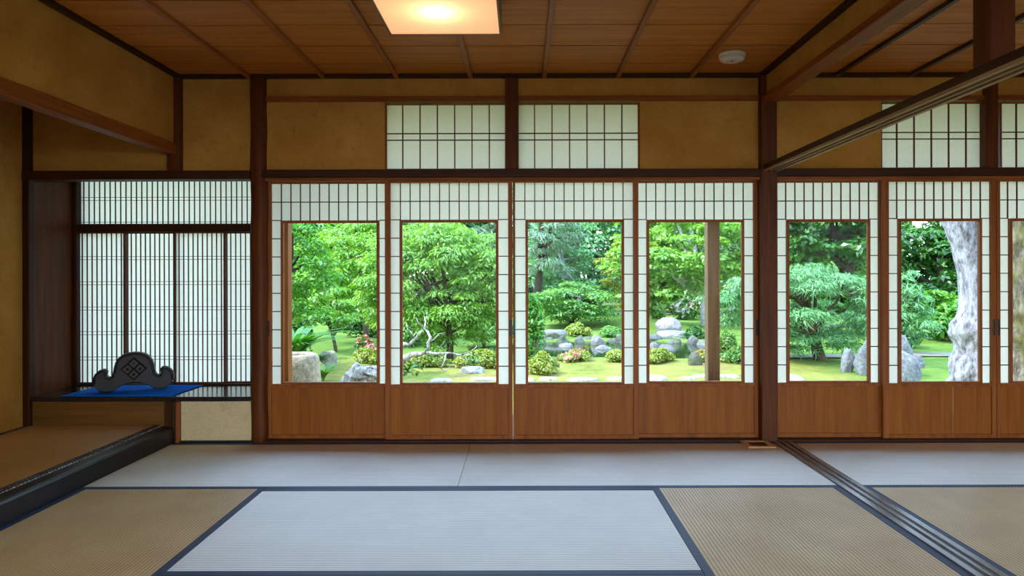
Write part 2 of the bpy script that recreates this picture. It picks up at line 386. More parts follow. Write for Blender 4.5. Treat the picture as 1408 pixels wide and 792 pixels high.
# ------------------------------------------------------------------ shoji doors
def shoji_door(num, pxa, pxb, yc, paper_px, glass_px, cols, label, pulls, split=None):
    """pxa..pxb outer edges; paper_px paper limits; glass_px glass limits (photo columns at the wall)"""
    X = lambda p: wx(p, D)
    x0, x1 = X(pxa), X(pxb); cx = (x0 + x1) / 2
    root = empty('door_%d' % num, (cx, yc, 0.012), label, 'shoji door', 'sliding shoji doors', 'structure')
    Z = lambda py: zw(py) - .012
    L = lambda p: X(p) - cx
    t = .014
    pa, pb_ = L(paper_px[0]), L(paper_px[1]); ga, gb = L(glass_px[0]), L(glass_px[1])
    zt, zb, zg1, zg0, zl1 = Z(251.6), Z(527.6), Z(306), Z(525), Z(303.2)
    f = MB()
    f.box(x0 - cx, pa, -t, t, 0, Z(248.6), .002); f.box(pb_, x1 - cx, -t, t, 0, Z(248.6), .002)
    f.box(pa, pb_, -t, t, zt, Z(248.6), .002)
    f.box(pa, pb_, -t, t, Z(532.5), zb, .002); f.box(pa, pb_, -t, t, 0, Z(597), .002)
    f.build('frame', 'red_z', root)
    b = MB()
    if split:
        s = L(split); b.box(pa - .004, s - .0028, -.004, .004, Z(597) - .004, Z(532.5) + .004); b.box(s + .0028, pb_ + .004, -.004, .004, Z(597) - .004, Z(532.5) + .004)
    else:
        b.box(pa - .004, pb_ + .004, -.004, .004, Z(597) - .004, Z(532.5) + .004)
    b.build('lower_panel', 'panel_z', root)
    g = MB(); w = .016
    g.box(ga - w, ga, -t * .9, t * .9, zb, zl1 + .004, .002); g.box(gb, gb + w, -t * .9, t * .9, zb, zl1 + .004, .002)
    g.box(ga, gb, -t * .9, t * .9, zg1, zl1 + .004, .002); g.box(ga, gb, -t * .9, t * .9, zb, zg0, .002)
    g.build('glass_frame', 'red_z', root)
    MB().box(ga - .003, gb + .003, -.0015, .0015, zg0 - .003, zg1 + .003).build('glass_pane', 'glass', root)
    # paper: top band and two side strips
    p = MB(); py = .009
    for (a, c, e, h) in ((pa, pb_, zl1 + .002, zt), (pa, ga - w + .002, zb, zl1 + .002), (gb + w - .002, pb_, zb, zl1 + .002)):
        i = len(p.v); p.v += [(a, py, e), (c, py, e), (c, py, h), (a, py, h)]; p.f.append((i, i + 1, i + 2, i + 3))
    p.build('paper', 'paper', root)
    l = MB(); hwid = .0029
    ztm = Z(276.8)
    for k in range(1, cols):
        x = pa + (pb_ - pa) * k / cols
        l.box(x - hwid, x + hwid, .001, .0085, zl1 + .003, zt)
    l.box(pa, pb_, .002, .0085, ztm - hwid, ztm + hwid)
    zz = Z(302); step = 25.15 / 217.4
    while zz > zb + .03:
        for (a, c) in ((pa, ga - w), (gb + w, pb_)):
            l.box(a, c, .002, .0085, zz - hwid, zz + hwid)
        zz -= step
    l.build('lattice', 'post_x', root)
    for s in pulls:
        xx = (x0 - cx + pa) / 2 if s < 0 else (pb_ + x1 - cx) / 2
        MB().box(xx - .007, xx + .007, -t - .0025, -t + .004, Z(462), Z(440), .002).build('finger_pull', 'pull', root)
    return root
YF, YR = 4.238, 4.270
shoji_door(1, 365, 537.5, YR, (372.5, 530.5), (389, 517.5), 12, 'shoji door beside the dark natural pillar, stone basin seen through its glass', [-1])
shoji_door(2, 530.5, 704.55, YF, (537.8, 699), (554, 682), 12, 'shoji door with bare twisting branches seen through its glass', [1])
shoji_door(3, 705.3, 877, YF, (708.5, 870), (726, 854), 12, 'shoji door with garden pond and round azalea seen through its glass', [-1])
shoji_door(4, 870.5, 1044.5, YR, (876, 1037), (893, 1020.5), 12, 'shoji door with the weathered veranda post seen through its glass', [1])
shoji_door(5, 1062, 1217, YR, (1069.5, 1209.5), (1086, 1194), 11, 'shoji door of right room with blue-green cypress seen through its glass', [])
shoji_door(6, 1210.5, 1365.3, YF, (1219, 1359), (1236, 1343), 11, 'shoji door of right room with pale gnarled trunk seen through its glass', [1], 1307.5)
shoji_door(7, 1366, 1520, YF, (1371, 1511), (1388, 1495), 11, 'partly cut off shoji door at the right edge of the photograph', [-1])

shoji_door(8, 1513.5, 1668.5, YR, (1520, 1661), (1537, 1644), 11, 'shoji door past the right edge of the photograph', [])
wall('back', wx(1668, D), 5.5, 4.22, 4.31, -.05, ZN0, 'plaster wall right of the last shoji door')
wall('back', wx(1521, D), 5.5, 4.245, Y1, zp0, zp1, 'ochre plaster panel right of the last transom window')

def transom(num, pxa, pxb, label, cols=7):
    X = lambda p: wx(p, D)
    x0, x1 = X(pxa), X(pxb); cx = (x0 + x1) / 2; hx = (x1 - x0) / 2
    z0, z1 = zw(233.8), zw(141.5); h = z1 - z0
    root = empty('window_%d' % num, (cx, 4.262, z0), label, 'transom window', 'paper transom windows', 'structure')
    f = MB(); w = .010
    f.box(-hx, -hx + w, -.012, .012, 0, h, .002); f.box(hx - w, hx, -.012, .012, 0, h, .002)
    f.box(-hx + w, hx - w, -.012, .012, 0, w, .002); f.box(-hx + w, hx - w, -.012, .012, h - w, h, .002)
    f.build('frame', 'red_z', root)
    p = MB(); p.v = [(-hx + w, .009, w), (hx - w, .009, w), (hx - w, .009, h - w), (-hx + w, .009, h - w)]; p.f = [(0, 1, 2, 3)]
    p.build('paper', 'paper', root)
    l = MB()
    for k in range(1, cols):
        x = -hx + 2 * hx * k / cols
        l.box(x - .0036, x + .0036, .000, .0085, w, h - w)
    for py in (183, 192):
        z = zw(py) - z0; l.box(-hx + w, hx - w, -.001, .0085, z - .003, z + .003)
    l.build('lattice', 'post_z', root)
transom(1, 530, 697, 'paper transom window left of the short middle post')
transom(2, 711.5, 880, 'paper transom window right of the short middle post')
transom(3, 1211, 1354, 'paper transom window of right room half hidden by the slanting lintel', 6)
transom(4, 1375.5, 1520, 'paper transom window cut off by the right edge of the photograph', 6)

def bay_shoji(num, pxa, pxb, z0, z1, yc, label, pitch, pairs):
    x0, x1 = wx(pxa, YB), wx(pxb, YB); cx = (x0 + x1) / 2; hx = (x1 - x0) / 2; h = z1 - z0
    root = empty('window_%d' % num, (cx, yc, z0), label, 'study window', 'fine-slatted study window screens', 'structure')
    f = MB(); w = .011
    f.box(-hx, -hx + w, -.012, .012, 0, h, .001); f.box(hx - w, hx, -.012, .012, 0, h, .001)
    f.box(-hx + w, hx - w, -.012, .012, 0, .01, .001); f.box(-hx + w, hx - w, -.012, .012, h - .01, h, .001)
    f.build('frame', 'post_z', root)
    p = MB(); p.v = [(-hx + w, .009, .01), (hx - w, .009, .01), (hx - w, .009, h - .01), (-hx + w, .009, h - .01)]; p.f = [(0, 1, 2, 3)]
    p.build('paper', 'paper', root)
    l = MB(); n = max(2, round(2 * hx / pitch))
    for k in range(1, n):
        x = -hx + 2 * hx * k / n; l.box(x - .0034, x + .0034, .003, .0085, .01, h - .01)
    for py in pairs:
        for d in (-2.1, 2.1):
            z = zB(py + d) - z0
            if .015 < z < h - .015: l.box(-hx + w, hx - w, .004, .0085, z - .0016, z + .0016)
    l.build('lattice', 'post_z', root)
bay_shoji(5, 107.5, 376, zB(308.5), 1.755, YB, 'wide fine-slatted paper transom above the study window', .0372, [272, 306])
lows = [353.5, 388, 422.7, 456.5, 491.3]
for i, (a, b2, l) in enumerate(((107.5, 174.5, 'slatted study screen at the far left behind the roof tile'), (172, 243.5, 'slatted study screen behind the right half of roof tile'),
                                (240.5, 311.5, 'slatted study screen third from the left, right of the roof tile'), (309, 377, 'narrow visible slatted study screen beside the dark natural pillar'))):
    bay_shoji(6 + i, a, b2, zB(525.8), zB(317.8), YB + (.013 if i % 2 else -.013), l, .0343, lows)

# ------------------------------------------------------------------ tatami
def tatami(x0, x1, y0, y1, along, label, border=True, bw=.034):
    cx, cy = (x0 + x1) / 2, (y0 + y1) / 2; hx, hy = (x1 - x0) / 2 - .0012, (y1 - y0) / 2 - .0012
    root = empty('tatami_mat', (cx, cy, -.056), label, 'tatami mat', 'tatami mats on the floor')
    T_ = .055
    if along == 'x': L_, W_ = hx, hy - bw
    else: L_, W_ = hy, hx - bw
    pitch = .0152; n = int(round(2 * W_ / pitch)); sub = 10
    prof = []
    for k in range(n * sub + 1):          # flat rush ribs parted by narrow grooves
        u = -W_ + 2 * W_ * k / (n * sub); ph = 2 * PI * (k % sub) / sub
        prof.append((u, T_ - RIB_H * abs(math.cos(ph / 2)) ** 9))
    v = []; f = []
    for u, z in prof:
        for e in (-L_, L_): v.append((e, u, z) if along == 'x' else (u, e, z))
    for k in range(len(prof) - 1):
        q = (2 * k, 2 * k + 1, 2 * k + 3, 2 * k + 2); f.append(q if along == 'x' else q[::-1])
    b = len(v)
    for z in (.05,):
        for e in (-L_, L_):
            for u in (-W_, W_): v.append((e, u, z) if along == 'x' else (u, e, z))
    me = MB(); me.v = v; me.f = f
    s = me.build('rush_surface', 'rush_' + along, root, True)
    c = MB().box(-hx, hx, -hy, hy, 0, T_ - RIB_H - .001); c.build('straw_core', 'rush_' + along, root)
    for sgn in (-1, 1):
        m = MB()
        if along == 'x': a = sorted((sgn * hy, sgn * (hy - bw))); m.box(-hx, hx, a[0], a[1], 0.001, T_ + .0012, .001)
        else: a = sorted((sgn * hx, sgn * (hx - bw))); m.box(a[0], a[1], -hy, hy, 0.001, T_ + .0012, .001)
        m.build('cloth_border', 'navy', root)
    return root
R0, R1, R2, R3 = 4.194, 3.297, 2.343, 1.39
XL = -2.178
tatami(XL, -.322, R1, R0, 'x', 'sheeny tatami mat below the left shoji doors, beside the alcove beam')
tatami(-.322, 1.556, R1, R0, 'x', 'sheeny tatami mat below the middle shoji doors, under the floor hatch')
tatami(XL, -1.262, 1.387, R1, 'y', 'matte brown tatami mat at lower left beside the black alcove beam')
tatami(-1.262, .632, R2, R1, 'x', 'broad pale tatami mat in the middle foreground with crosswise ribs')
tatami(.632, 1.556, 1.387, R1, 'y', 'matte brown tatami mat left of the worn floor track')
tatami(-1.262, .632, R3, R2, 'x', 'tatami mat of which only a navy edge shows at bottom centre')
tatami(1.674, 3.58, R1, R0, 'x', 'sheeny tatami mat below the right room shoji doors')
tatami(1.674, 2.60, 1.387, R1, 'y', 'matte brown tatami mat right of the worn floor track')
tatami(2.60, 3.525, 1.387, R1, 'y', 'matte brown tatami mat deeper in the right room')
tatami(3.58, 5.49, R1, R0, 'x', 'tatami mat in the far corner of the right room')
tatami(3.525, 5.435, R2, R1, 'x', 'tatami mat before the far corner of the right room')
# alcove mat
am = empty('alcove_mat', (-2.69, 3.24, .07), 'golden rush mat with pale patterned edging on the alcove floor', 'mat')
m = MB(); hx, hy = .425, .985; nn = 80
MB().box(-hx, hx - .05, -hy, hy, 0, .034, .003).build('rush_surface', 'rush_gold', am)
mb_ = bpy.data.materials.new('patterned edging'); t, n_, l_ = nt(mb_)
vv = coords(t, (1, 1, 1), False); ck = n_.new('ShaderNodeTexVoronoi'); ck.inputs['Scale'].default_value = 45; ck.inputs['Randomness'].default_value = .2; l_.new(vv, ck.inputs['Vector'])
out(t, principled(t, ramp(t, ck.outputs['Distance'], [(.25, lin((210, 206, 196))), (.6, lin((50, 48, 50)))]), .7, .3).outputs[0]); M['pattern'] = mb_
MB().box(hx - .05, hx, -hy, hy, 0, .036, .003).build('patterned_border', 'pattern', am)
MB().box(-hx - .004, -hx + .03, -hy, hy, 0, .036, .003).build('patterned_border', 'pattern', am)

# ------------------------------------------------------------------ small things
# floor hatch
fh = empty('floor_hatch', (1.437, 4.112, .0005), 'small wooden framed floor hatch beside the square brown pillar', 'hatch')
hx, hy = .083, .079
m = MB()
w_ = .03
m.box(-hx, hx, -hy, -hy + w_, 0, .010, .002).box(-hx, hx, hy - w_, hy, 0, .010, .002).box(-hx, -hx + w_, -hy + w_, hy - w_, 0, .010, .002).box(hx - w_, hx, -hy + w_, hy - w_, 0, .010, .002)
m.build('frame', 'hatch', fh); MB().box(-hx + w_ + .001, hx - w_ - .001, -hy + w_ + .001, hy - w_ - .001, 0, .007, .001).build('lid', 'post_x', fh)
# smoke detector
yd = 3.85; sd = empty('smoke_detector', (wx(1007.5, yd), yd, ZC - .002), 'round cream smoke detector on the cedar ceiling', 'smoke detector')
def lathe(prof, n=40):
    m = MB()
    for r, z in prof:
        m.v += [(r * math.cos(2 * PI * k / n), r * math.sin(2 * PI * k / n), z) for k in range(n)]
    for i in range(len(prof) - 1):
        for k in range(n): m.f.append((i * n + k, i * n + (k + 1) % n, (i + 1) * n + (k + 1) % n, (i + 1) * n + k))
    m.f.append(tuple(range(n))); m.f.append(tuple((len(prof) - 1) * n + k for k in range(n))[::-1]); return m
lathe([(.074, 0), (.074, -.018), (.07, -.022)]).build('base', 'plastic', sd, True)
lathe([(.068, -.022), (.067, -.030), (.06, -.036), (.03, -.038), (.0, -.038)]).build('cover', 'plastic', sd, True)
lathe([(.008, -.0383), (.008, -.0395), (.002, -.0396)], 12).build('test_button', 'vent', sd)
# ceiling light: square box lantern
yl = 3.175; zl = 2.175; lx0, lx1 = wx(537, yl), wx(690.5, yl); lw = lx1 - lx0
cxl = (lx0 + lx1) / 2; cyl = yl - lw / 2; hw = lw / 2
lamp = empty('ceiling_light', (cxl, cyl, ZC), 'square glowing ceiling light with pale diffuser, cut off at top edge', 'ceiling light')
zb = zl - ZC
m = MB(); r = .010
for (a, b2, c, d) in ((-hw, hw, -hw, -hw + r), (-hw, hw, hw - r, hw), (-hw, -hw + r, -hw + r, hw - r), (hw - r, hw, -hw + r, hw - r)):
    m.box(a, b2, c, d, zb, -.0, .001)
m.build('frame', 'brass', lamp)
dm = bpy.data.materials.new('lamp diffuser'); t, n_, l_ = nt(dm)
tr = n_.new('ShaderNodeBsdfTranslucent'); tr.inputs[0].default_value = (1, .9, .74, 1)
df = n_.new('ShaderNodeBsdfDiffuse'); df.inputs[0].default_value = (.9, .82, .7, 1)
em = n_.new('ShaderNodeEmission'); em.inputs[0].default_value = (1, .52, .29, 1); em.inputs[1].default_value = .42
mx = n_.new('ShaderNodeMixShader'); mx.inputs[0].default_value = .6; ad = n_.new('ShaderNodeAddShader')
l_.new(df.outputs[0], mx.inputs[1]); l_.new(tr.outputs[0], mx.inputs[2]); l_.new(mx.outputs[0], ad.inputs[0]); l_.new(em.outputs[0], ad.inputs[1]); out(t, ad.outputs[0]); M['diffuser'] = dm
m = MB(); m.box(-hw + r, hw - r, -hw + r, hw - r, zb + .004, zb + .006); m.build('diffuser', 'diffuser', lamp)
bl = bpy.data.lights.new('bulb', 'POINT'); bl.energy = 2.4; bl.color = (1, .84, .62); bl.shadow_soft_size = .03
bo = bpy.data.objects.new('bulb', bl); C.objects.link(bo); bo.parent = lamp; bo.location = (-.01, -.005, zb + .07)

# blue cloth
cl = MB(); nx, ny = 30, 14
xa, xb_, ya, yb_ = -2.905, -2.205, 4.225, 4.645
for j in range(ny + 1):
    for i in range(nx + 1):
        x = xa + (xb_ - xa) * i / nx; y = ya + (yb_ - ya) * j / ny
        cl.v.append((x, y, ZS + .0025 + .0008 * (1 + noise.noise(Vector((x * 9, y * 9, 0))))))
for j in range(ny):
    for i in range(nx):
        a = j * (nx + 1) + i; cl.f.append((a, a + 1, a + nx + 2, a + nx + 1))
co = cl.build('blue_cloth', 'cloth', None, True)
sm = co.modifiers.new('s', 'SOLIDIFY'); sm.thickness = .002; sm.offset = 1
tag(co, 'bright blue felt cloth spread on the study window sill', 'cloth')
# ridge-end tile
half = [(0, 1.0), (.16, .985), (.29, .94), (.39, .86), (.455, .75), (.49, .62), (.51, .5), (.54, .41), (.59, .365), (.645, .385), (.66, .44), (.64, .52), (.68, .575), (.76, .585),
        (.86, .55), (.945, .47), (.99, .36), (.985, .23), (.93, .12), (.84, .045), (.72, .0), (.58, .0), (.46, .04), (.34, .12), (.2, .185), (0, .205)]
SXY = (.235, .25)
outl = [(x * SXY[0], z * SXY[1]) for x, z in half] + [(-x * SXY[0], z * SXY[1]) for x, z in half[-2:0:-1]]
rt = empty('ridge_end_tile', ((wx(148, 4.36) + wx(222, 4.54)) / 2 - .005, 4.45, ZS + .0065), 'dark grey Japanese roof ridge-end tile with a diamond crest on blue cloth', 'roof tile', rz=math.radians(24))
body = MB().prism(outl, -.035, .035).build('body', 'tile', rt)
bv = body.modifiers.new('b', 'BEVEL'); bv.width = .006; bv.segments = 3; bv.limit_method = 'ANGLE'
# raised rim follows the outline
rim = MB()
ring = [Vector((x, 0, z)) for x, z in outl]; n = len(ring); cen = Vector((0, 0, .1))
pin = []
for i in range(n):
    d = (ring[(i + 1) % n] - ring[i - 1]).normalized(); nn = Vector((d.z, 0, -d.x))
    pin.append(ring[i] - nn * -.012 if False else ring[i] + Vector((-d.z, 0, d.x)) * -.011)
rim.tube([(p.x, -.036, p.z) for p in pin[-17:] + pin[:18]], .0065, 8)
rim.build('raised_rim', 'tile', rt, True)
M['painted_shade'] = plain('soot in the crest grooves', (20, 19, 18), .8, .2)  # dark colour stands for groove shade that the flat light does not give
M['tilecrest'] = plain('paler crest face', (66, 62, 55), .55, .4, 0, .3, 60)  # raised crest faces coloured paler than the tile body so the relief shows
def diamond(cx, cz, a, y0, y1, k):
    m = MB(); o = [(cx, cz - a), (cx + a, cz), (cx, cz + a), (cx - a, cz)]
    i_ = [(cx + (x - cx) * k, cz + (z - cz) * k) for x, z in o]
    m.v = [(x, y0, z) for x, z in o] + [(x, y1, z) for x, z in i_]
    m.f = [(q, (q + 1) % 4, 4 + (q + 1) % 4, 4 + q) for q in range(4)] + [(4, 5, 6, 7)]
    return m
cr_ = diamond(0, .142, .078, -.034, -.037, .97).build('crest_ground', 'painted_shade', rt)
for (dx, dz, small_eye) in ((0, .036, True), (-.036, 0, False), (.036, 0, False), (0, -.036, False)):
    m = diamond(dx, .142 + dz, .0325, -.036, -.045, .86); dd = m.build('crest_lozenge', 'tilecrest', rt)
    q = diamond(dx, .142 + dz, .006 if small_eye else .0105, -.0452, -.0456, .9); q.build('lozenge_shade', 'painted_shade', dd)  # flat dark diamond paints the shade of a hollow in each lozenge

# ------------------------------------------------------------------ veranda and roof
M['deck'] = wood('grey veranda boards', (104, 84, 62), (140, 116, 88), 'x', .6, .3, .15)
dk = MB()
for k in range(6): dk.box(-6, 7, 4.345 + k * .138, 4.345 + k * .138 + .134, -.06, -.025, .003)
tag(dk.build('floor', 'deck'), 'narrow plank veranda outside the shoji doors', 'veranda', None, 'structure')
for i, (px, l) in enumerate(((387.5, 'veranda post at the left edge of first glass pane'), (981.5, 'weathered square veranda post standing in front of the garden'))):
    x = wx(px, 5.12); m = MB().box(x - .047, x + .047, 5.12, 5.214, -.5, 2.62, .006)
    tag(m.build('pillar', 'red_z' if i == 0 else 'weather_z'), l, 'post', None, 'structure')
rf = MB()  # unseen roof, eave edge set short and high to admit sky light
for (pa_, pb2) in (((5.5, 2.27), (4.0, 2.62)), ((4.0, 2.62), (-3.4, 3.2))):
    b = len(rf.v)
    for (y, z) in (pa_, pb2, (pb2[0], pb2[1] + .14), (pa_[0], pa_[1] + .14)):
        rf.v += [(-8, y, z), (9, y, z)]
    rf.f += [tuple(b + i for i in q) for q in ((0, 1, 3, 2), (2, 3, 5, 4), (4, 5, 7, 6), (6, 7, 1, 0), (0, 2, 4, 6), (1, 7, 5, 3))]
tag(rf.build('roof', 'dark_y'), 'unseen eave roof over the veranda, cut back for sky light', 'roof', None, 'structure')

# ------------------------------------------------------------------ garden
def P(px, py, y): return Vector((wx(px, y), y, wz(py, y)))
G0 = -.5
POND = (2.05, 14.25, 2.9, 1.55)
def gh(x, y):
    z = G0 + .02 * noise.noise(Vector((x * .6, y * .6, 0))) + .012 * noise.noise(Vector((x * 2.3, y * 2.3, 4)))
    z += .32 * math.exp(-((x - 2.4) / 2.2) ** 2 - ((y - 20.5) / 2.0) ** 2)
    z += .25 * math.exp(-((x + 6) / 3) ** 2 - ((y - 22) / 3) ** 2)
    q = ((x - POND[0]) / POND[2]) ** 2 + ((y - POND[1]) / POND[3]) ** 2
    q *= 1 + .25 * noise.noise(Vector((x * .5, y * .5, 9)))
    if q < 1.25: z -= .28 * min(1, max(0, (1.25 - q) / .35))
    return z
gm = MB(); gx = np.concatenate([np.arange(-22, -6, .8), np.arange(-6, 9, .16), np.arange(9, 38, .8)]); gyy = np.concatenate([np.arange(4.2, 18, .16), np.arange(18, 50, .6)])
for y in gyy:
    for x in gx: gm.v.append((x, y, gh(x, y)))
nx = len(gx)
for j in range(len(gyy) - 1):
    for i in range(nx - 1):
        a = j * nx + i; gm.f.append((a, a + 1, a + nx + 1, a + nx))
mm = bpy.data.materials.new('mossy ground'); t, n_, l_ = nt(mm)
v = coords(t, (1, 1, 1), False); f1 = noise_tex(t, v, 1.3, 6, .65); f2 = noise_tex(t, v, 9, 6, .7); f3 = noise_tex(t, v, 90, 3)
moss = ramp(t, f1, [(.3, lin((112, 122, 54))), (.5, lin((156, 158, 78))), (.68, lin((160, 140, 88)))])
lawn = ramp(t, f1, [(.3, lin((92, 128, 50))), (.7, lin((132, 160, 74)))])
sp = n_.new('ShaderNodeSeparateXYZ'); l_.new(v, sp.inputs[0])
mr = n_.new('ShaderNodeMapRange'); mr.inputs[1].default_value = 11.5; mr.inputs[2].default_value = 13.5; l_.new(sp.outputs['Y'], mr.inputs[0])
mrx = n_.new('ShaderNodeMapRange'); mrx.inputs[1].default_value = 4.6; mrx.inputs[2].default_value = 5.4; l_.new(sp.outputs['X'], mrx.inputs[0])
mxm = n_.new('ShaderNodeMath'); mxm.operation = 'MAXIMUM'; l_.new(mr.outputs[0], mxm.inputs[0]); l_.new(mrx.outputs[0], mxm.inputs[1])
c = mixc(t, moss, lawn, mxm.outputs[0])
c = mixc(t, c, ramp(t, f2, [(.35, (.6, .64, .6, 1)), (.65, (1, 1, 1, 1))]), .8, 'MULTIPLY')
out(t, principled(t, c, .95, .1, bump(t, f3, .7, .03)).outputs[0]); M['moss'] = mm
tag(gm.build('garden_ground', 'moss', None, True), 'mossy garden lawn sloping gently beyond the pond', 'ground', None, 'structure')
M['earth'] = plain('packed earth', (120, 110, 90), .95, .1)
tag(MB().box(-60, 60, -40, 4.3, -.62, -.52).build('ground', 'earth'), 'bare earth under and behind the house', 'ground', None, 'structure')
tag(MB().box(-60, 80, 49, 130, -.62, -.52).build('ground', 'moss'), 'far ground beyond the garden trees', 'ground', None, 'structure')
wm = bpy.data.materials.new('pond water'); t, n_, l_ = nt(wm)
pw = principled(t, lin((40, 50, 30)), .04, .6, bump(t, noise_tex(t, coords(t, (1, 3, 1), False), 2.5, 3), .08, .02)); out(t, pw.outputs[0]); M['water'] = wm
wv = [(POND[0] + 1.3 * POND[2] * math.cos(a), POND[1] + 1.3 * POND[3] * math.sin(a), -.535) for a in np.linspace(0, 2 * PI, 64, endpoint=False)]
wb = MB(); wb.v = wv; wb.f = [tuple(range(64))]
tag(wb.build('pond_water', 'water'), 'dark still water of the garden pond between the rocks', 'water', None, 'structure')
M['gravel'] = plain('pale gravel', (150, 146, 136), .95, .1, 0, .3, 30)
def strip(pts, wid, label):
    m = MB()
    for i, (x, y) in enumerate(pts):
        for s in (-1, 1): m.v.append((x, y + s * wid * (1 + .2 * math.sin(i * 1.7 + s)), gh(x, y + s * wid) + .025))
    for i in range(len(pts) - 1): m.f.append((2 * i, 2 * i + 2, 2 * i + 3, 2 * i + 1))
    tag(m.build('garden_path', 'gravel'), label, 'path', None, 'structure')
strip([(x, 12.6 + .12 * math.sin(x)) for x in np.arange(4.2, 12, .4)], .28, 'pale gravel path behind the cypress and angular rocks')
strip([(x, 19.8 + .1 * math.sin(x)) for x in np.arange(7.5, 14, .5)], .5, 'far pale path beyond the cypress')
strip([(x, 27 + .2 * math.sin(x)) for x in np.arange(1, 9, .5)], .9, 'far pale path below the background trees')

def leaf_mesh(name, pos, nrm, L, W, mat, parent, along=None, rng=RNG):
    n = len(pos)
    nrm = nrm / np.linalg.norm(nrm, axis=1, keepdims=True)
    r = rng.normal(size=(n, 3)) if along is None else along + rng.normal(size=(n, 3)) * .35
    t = np.cross(nrm, np.cross(r, nrm)); t /= np.linalg.norm(t, axis=1, keepdims=True) + 1e-9
    b = np.cross(nrm, t)
    s = rng.uniform(.65, 1.3, (n, 1))
    fold = nrm * (W * .25)
    v = np.empty((n, 4, 3)); v[:, 0] = pos - t * L * .5 * s; v[:, 2] = pos + t * L * .5 * s - nrm * L * .12
    v[:, 1] = pos + b * W * .5 * s - t * L * .08 + fold; v[:, 3] = pos - b * W * .5 * s - t * L * .08 + fold
    me = bpy.data.meshes.new(name)
    me.vertices.add(4 * n); me.vertices.foreach_set('co', v.reshape(-1).astype(np.float32))
    me.loops.add(4 * n); me.loops.foreach_set('vertex_index', np.arange(4 * n, dtype=np.int32))
    me.polygons.add(n); me.polygons.foreach_set('loop_start', np.arange(0, 4 * n, 4, dtype=np.int32))
    me.update(calc_edges=True); me.validate()
    return link(name, me, mat, parent)

def clusters(c, r, k, rc, rng=RNG, flat=.6, hollow=.45):
    d = rng.normal(size=(k, 3)); d /= np.linalg.norm(d, axis=1, keepdims=True)
    rad = rng.uniform(hollow, 1, (k, 1)) ** .6
    cc = np.array(c) + d * rad * np.array(r)
    rr = rc * rng.uniform(.6, 1.35, (k, 1)) * np.array([[1, 1, flat]])
    return cc, rr

def cluster_leaves(cc, rr, n, rng=RNG, up=.7, shell=.55, jit=.4, top=.72):
    w = (rr[:, 0] ** 2); idx = rng.choice(len(cc), n, p=w / w.sum())
    d = rng.normal(size=(n, 3)); flip = rng.random(n) < top; d[flip, 2] = np.abs(d[flip, 2])
    d /= np.linalg.norm(d, axis=1, keepdims=True)
    pos = cc[idx] + d * rr[idx] * rng.uniform(shell, 1.05, (n, 1))
    nrm = d * .6 + np.array([0, 0, up]) + rng.normal(size=(n, 3)) * jit
    return pos, nrm, d

def branch_path(a, b, k=5, wob=.12, sag=.0):
    a, b = Vector(a), Vector(b); L = (b - a).length; o = []
    s = Vector((random.uniform(0, 99), random.uniform(0, 99), 0))
    for i in range(k + 1):
        u = i / k; p = a.lerp(b, u)
        e = math.sin(PI * u) * wob * L
        p += Vector((noise.noise(s + Vector((u * 2, 0, 0))), noise.noise(s + Vector((0, u * 2, 5))), noise.noise(s + Vector((3, u * 2, 0))) + sag)) * e
        o.append(p)
    return o

M['bark'] = rock_mat('brown bark', (70, 58, 46), (118, 102, 84), .25)
M['bark_dark'] = rock_mat('dark bark', (46, 40, 34), (80, 70, 60), .1)
M['bark_grey'] = rock_mat('pale grey bark', (140, 140, 142), (206, 206, 212), .0)
L_ = leaf_mat
def bark_mat(name, c0, c1, c2, moss=0.0):
    m = bpy.data.materials.new(name); t, n, l = nt(m)
    f = noise_tex(t, coords(t, (1, 1, .35)), 14, 8, .72); f2 = noise_tex(t, coords(t, (1, 1, .8)), 4, 4, .6)
    col = ramp(t, f, [(.36, lin(c0)), (.5, lin(c1)), (.62, lin(c2))])
    if moss: col = mixc(t, col, lin((112, 112, 50)), ramp(t, f2, [(.45, (0, 0, 0, 1)), (.6, (moss, moss, moss, 1))]))
    out(t, principled(t, col, .9, .2, bump(t, f, .8, .03)).outputs[0]); return m
M['bark_pale'] = bark_mat('weathered pale wood', (70, 62, 56), (150, 144, 138), (206, 202, 198))
M['bark_big'] = bark_mat('pale flaking bark', (70, 66, 68), (140, 141, 150), (178, 180, 192))
M['bark_moss'] = bark_mat('mossy flaking bark', (54, 48, 42), (100, 94, 82), (138, 132, 122), .6)
M['maple'] = L_('light maple leaves', [(96, 156, 50), (130, 184, 66), (176, 214, 92), (112, 166, 72)], .45)
M['broad'] = L_('glossy broad leaves', [(62, 128, 26), (92, 160, 34), (130, 190, 54), (72, 138, 36)], .4)
M['dark'] = L_('dark evergreen leaves', [(46, 96, 36), (64, 120, 42), (92, 148, 56), (54, 106, 44)], .3)
M['blue'] = L_('blue green needles', [(76, 140, 84), (104, 166, 104), (140, 192, 128), (90, 152, 94)], .3)
M['pine'] = L_('grey green pine needles', [(96, 132, 100), (124, 156, 122), (148, 174, 140), (84, 122, 92)], .25)
M['mid'] = L_('mid green leaves', [(82, 142, 60), (110, 168, 74), (148, 194, 96), (92, 152, 76)], .4)
M['yellow'] = L_('yellow green leaves', [(150, 170, 56), (176, 186, 70), (128, 160, 56)], .5)
M['azalea'] = L_('azalea leaves', [(128, 160, 48), (166, 186, 66), (190, 196, 80), (150, 140, 66)], .35, 6)
M['fern'] = L_('fern fronds', [(96, 150, 60), (130, 174, 80), (150, 180, 70)], .5)
M['fernd'] = L_('deep green fern fronds', [(60, 120, 44), (84, 150, 56), (110, 170, 70)], .45)
M['pinkf'] = L_('pink petals', [(226, 120, 120), (236, 150, 140), (220, 100, 110)], .3)
M['whitef'] = L_('pale petals', [(236, 200, 206), (240, 230, 230), (226, 160, 180)], .3)

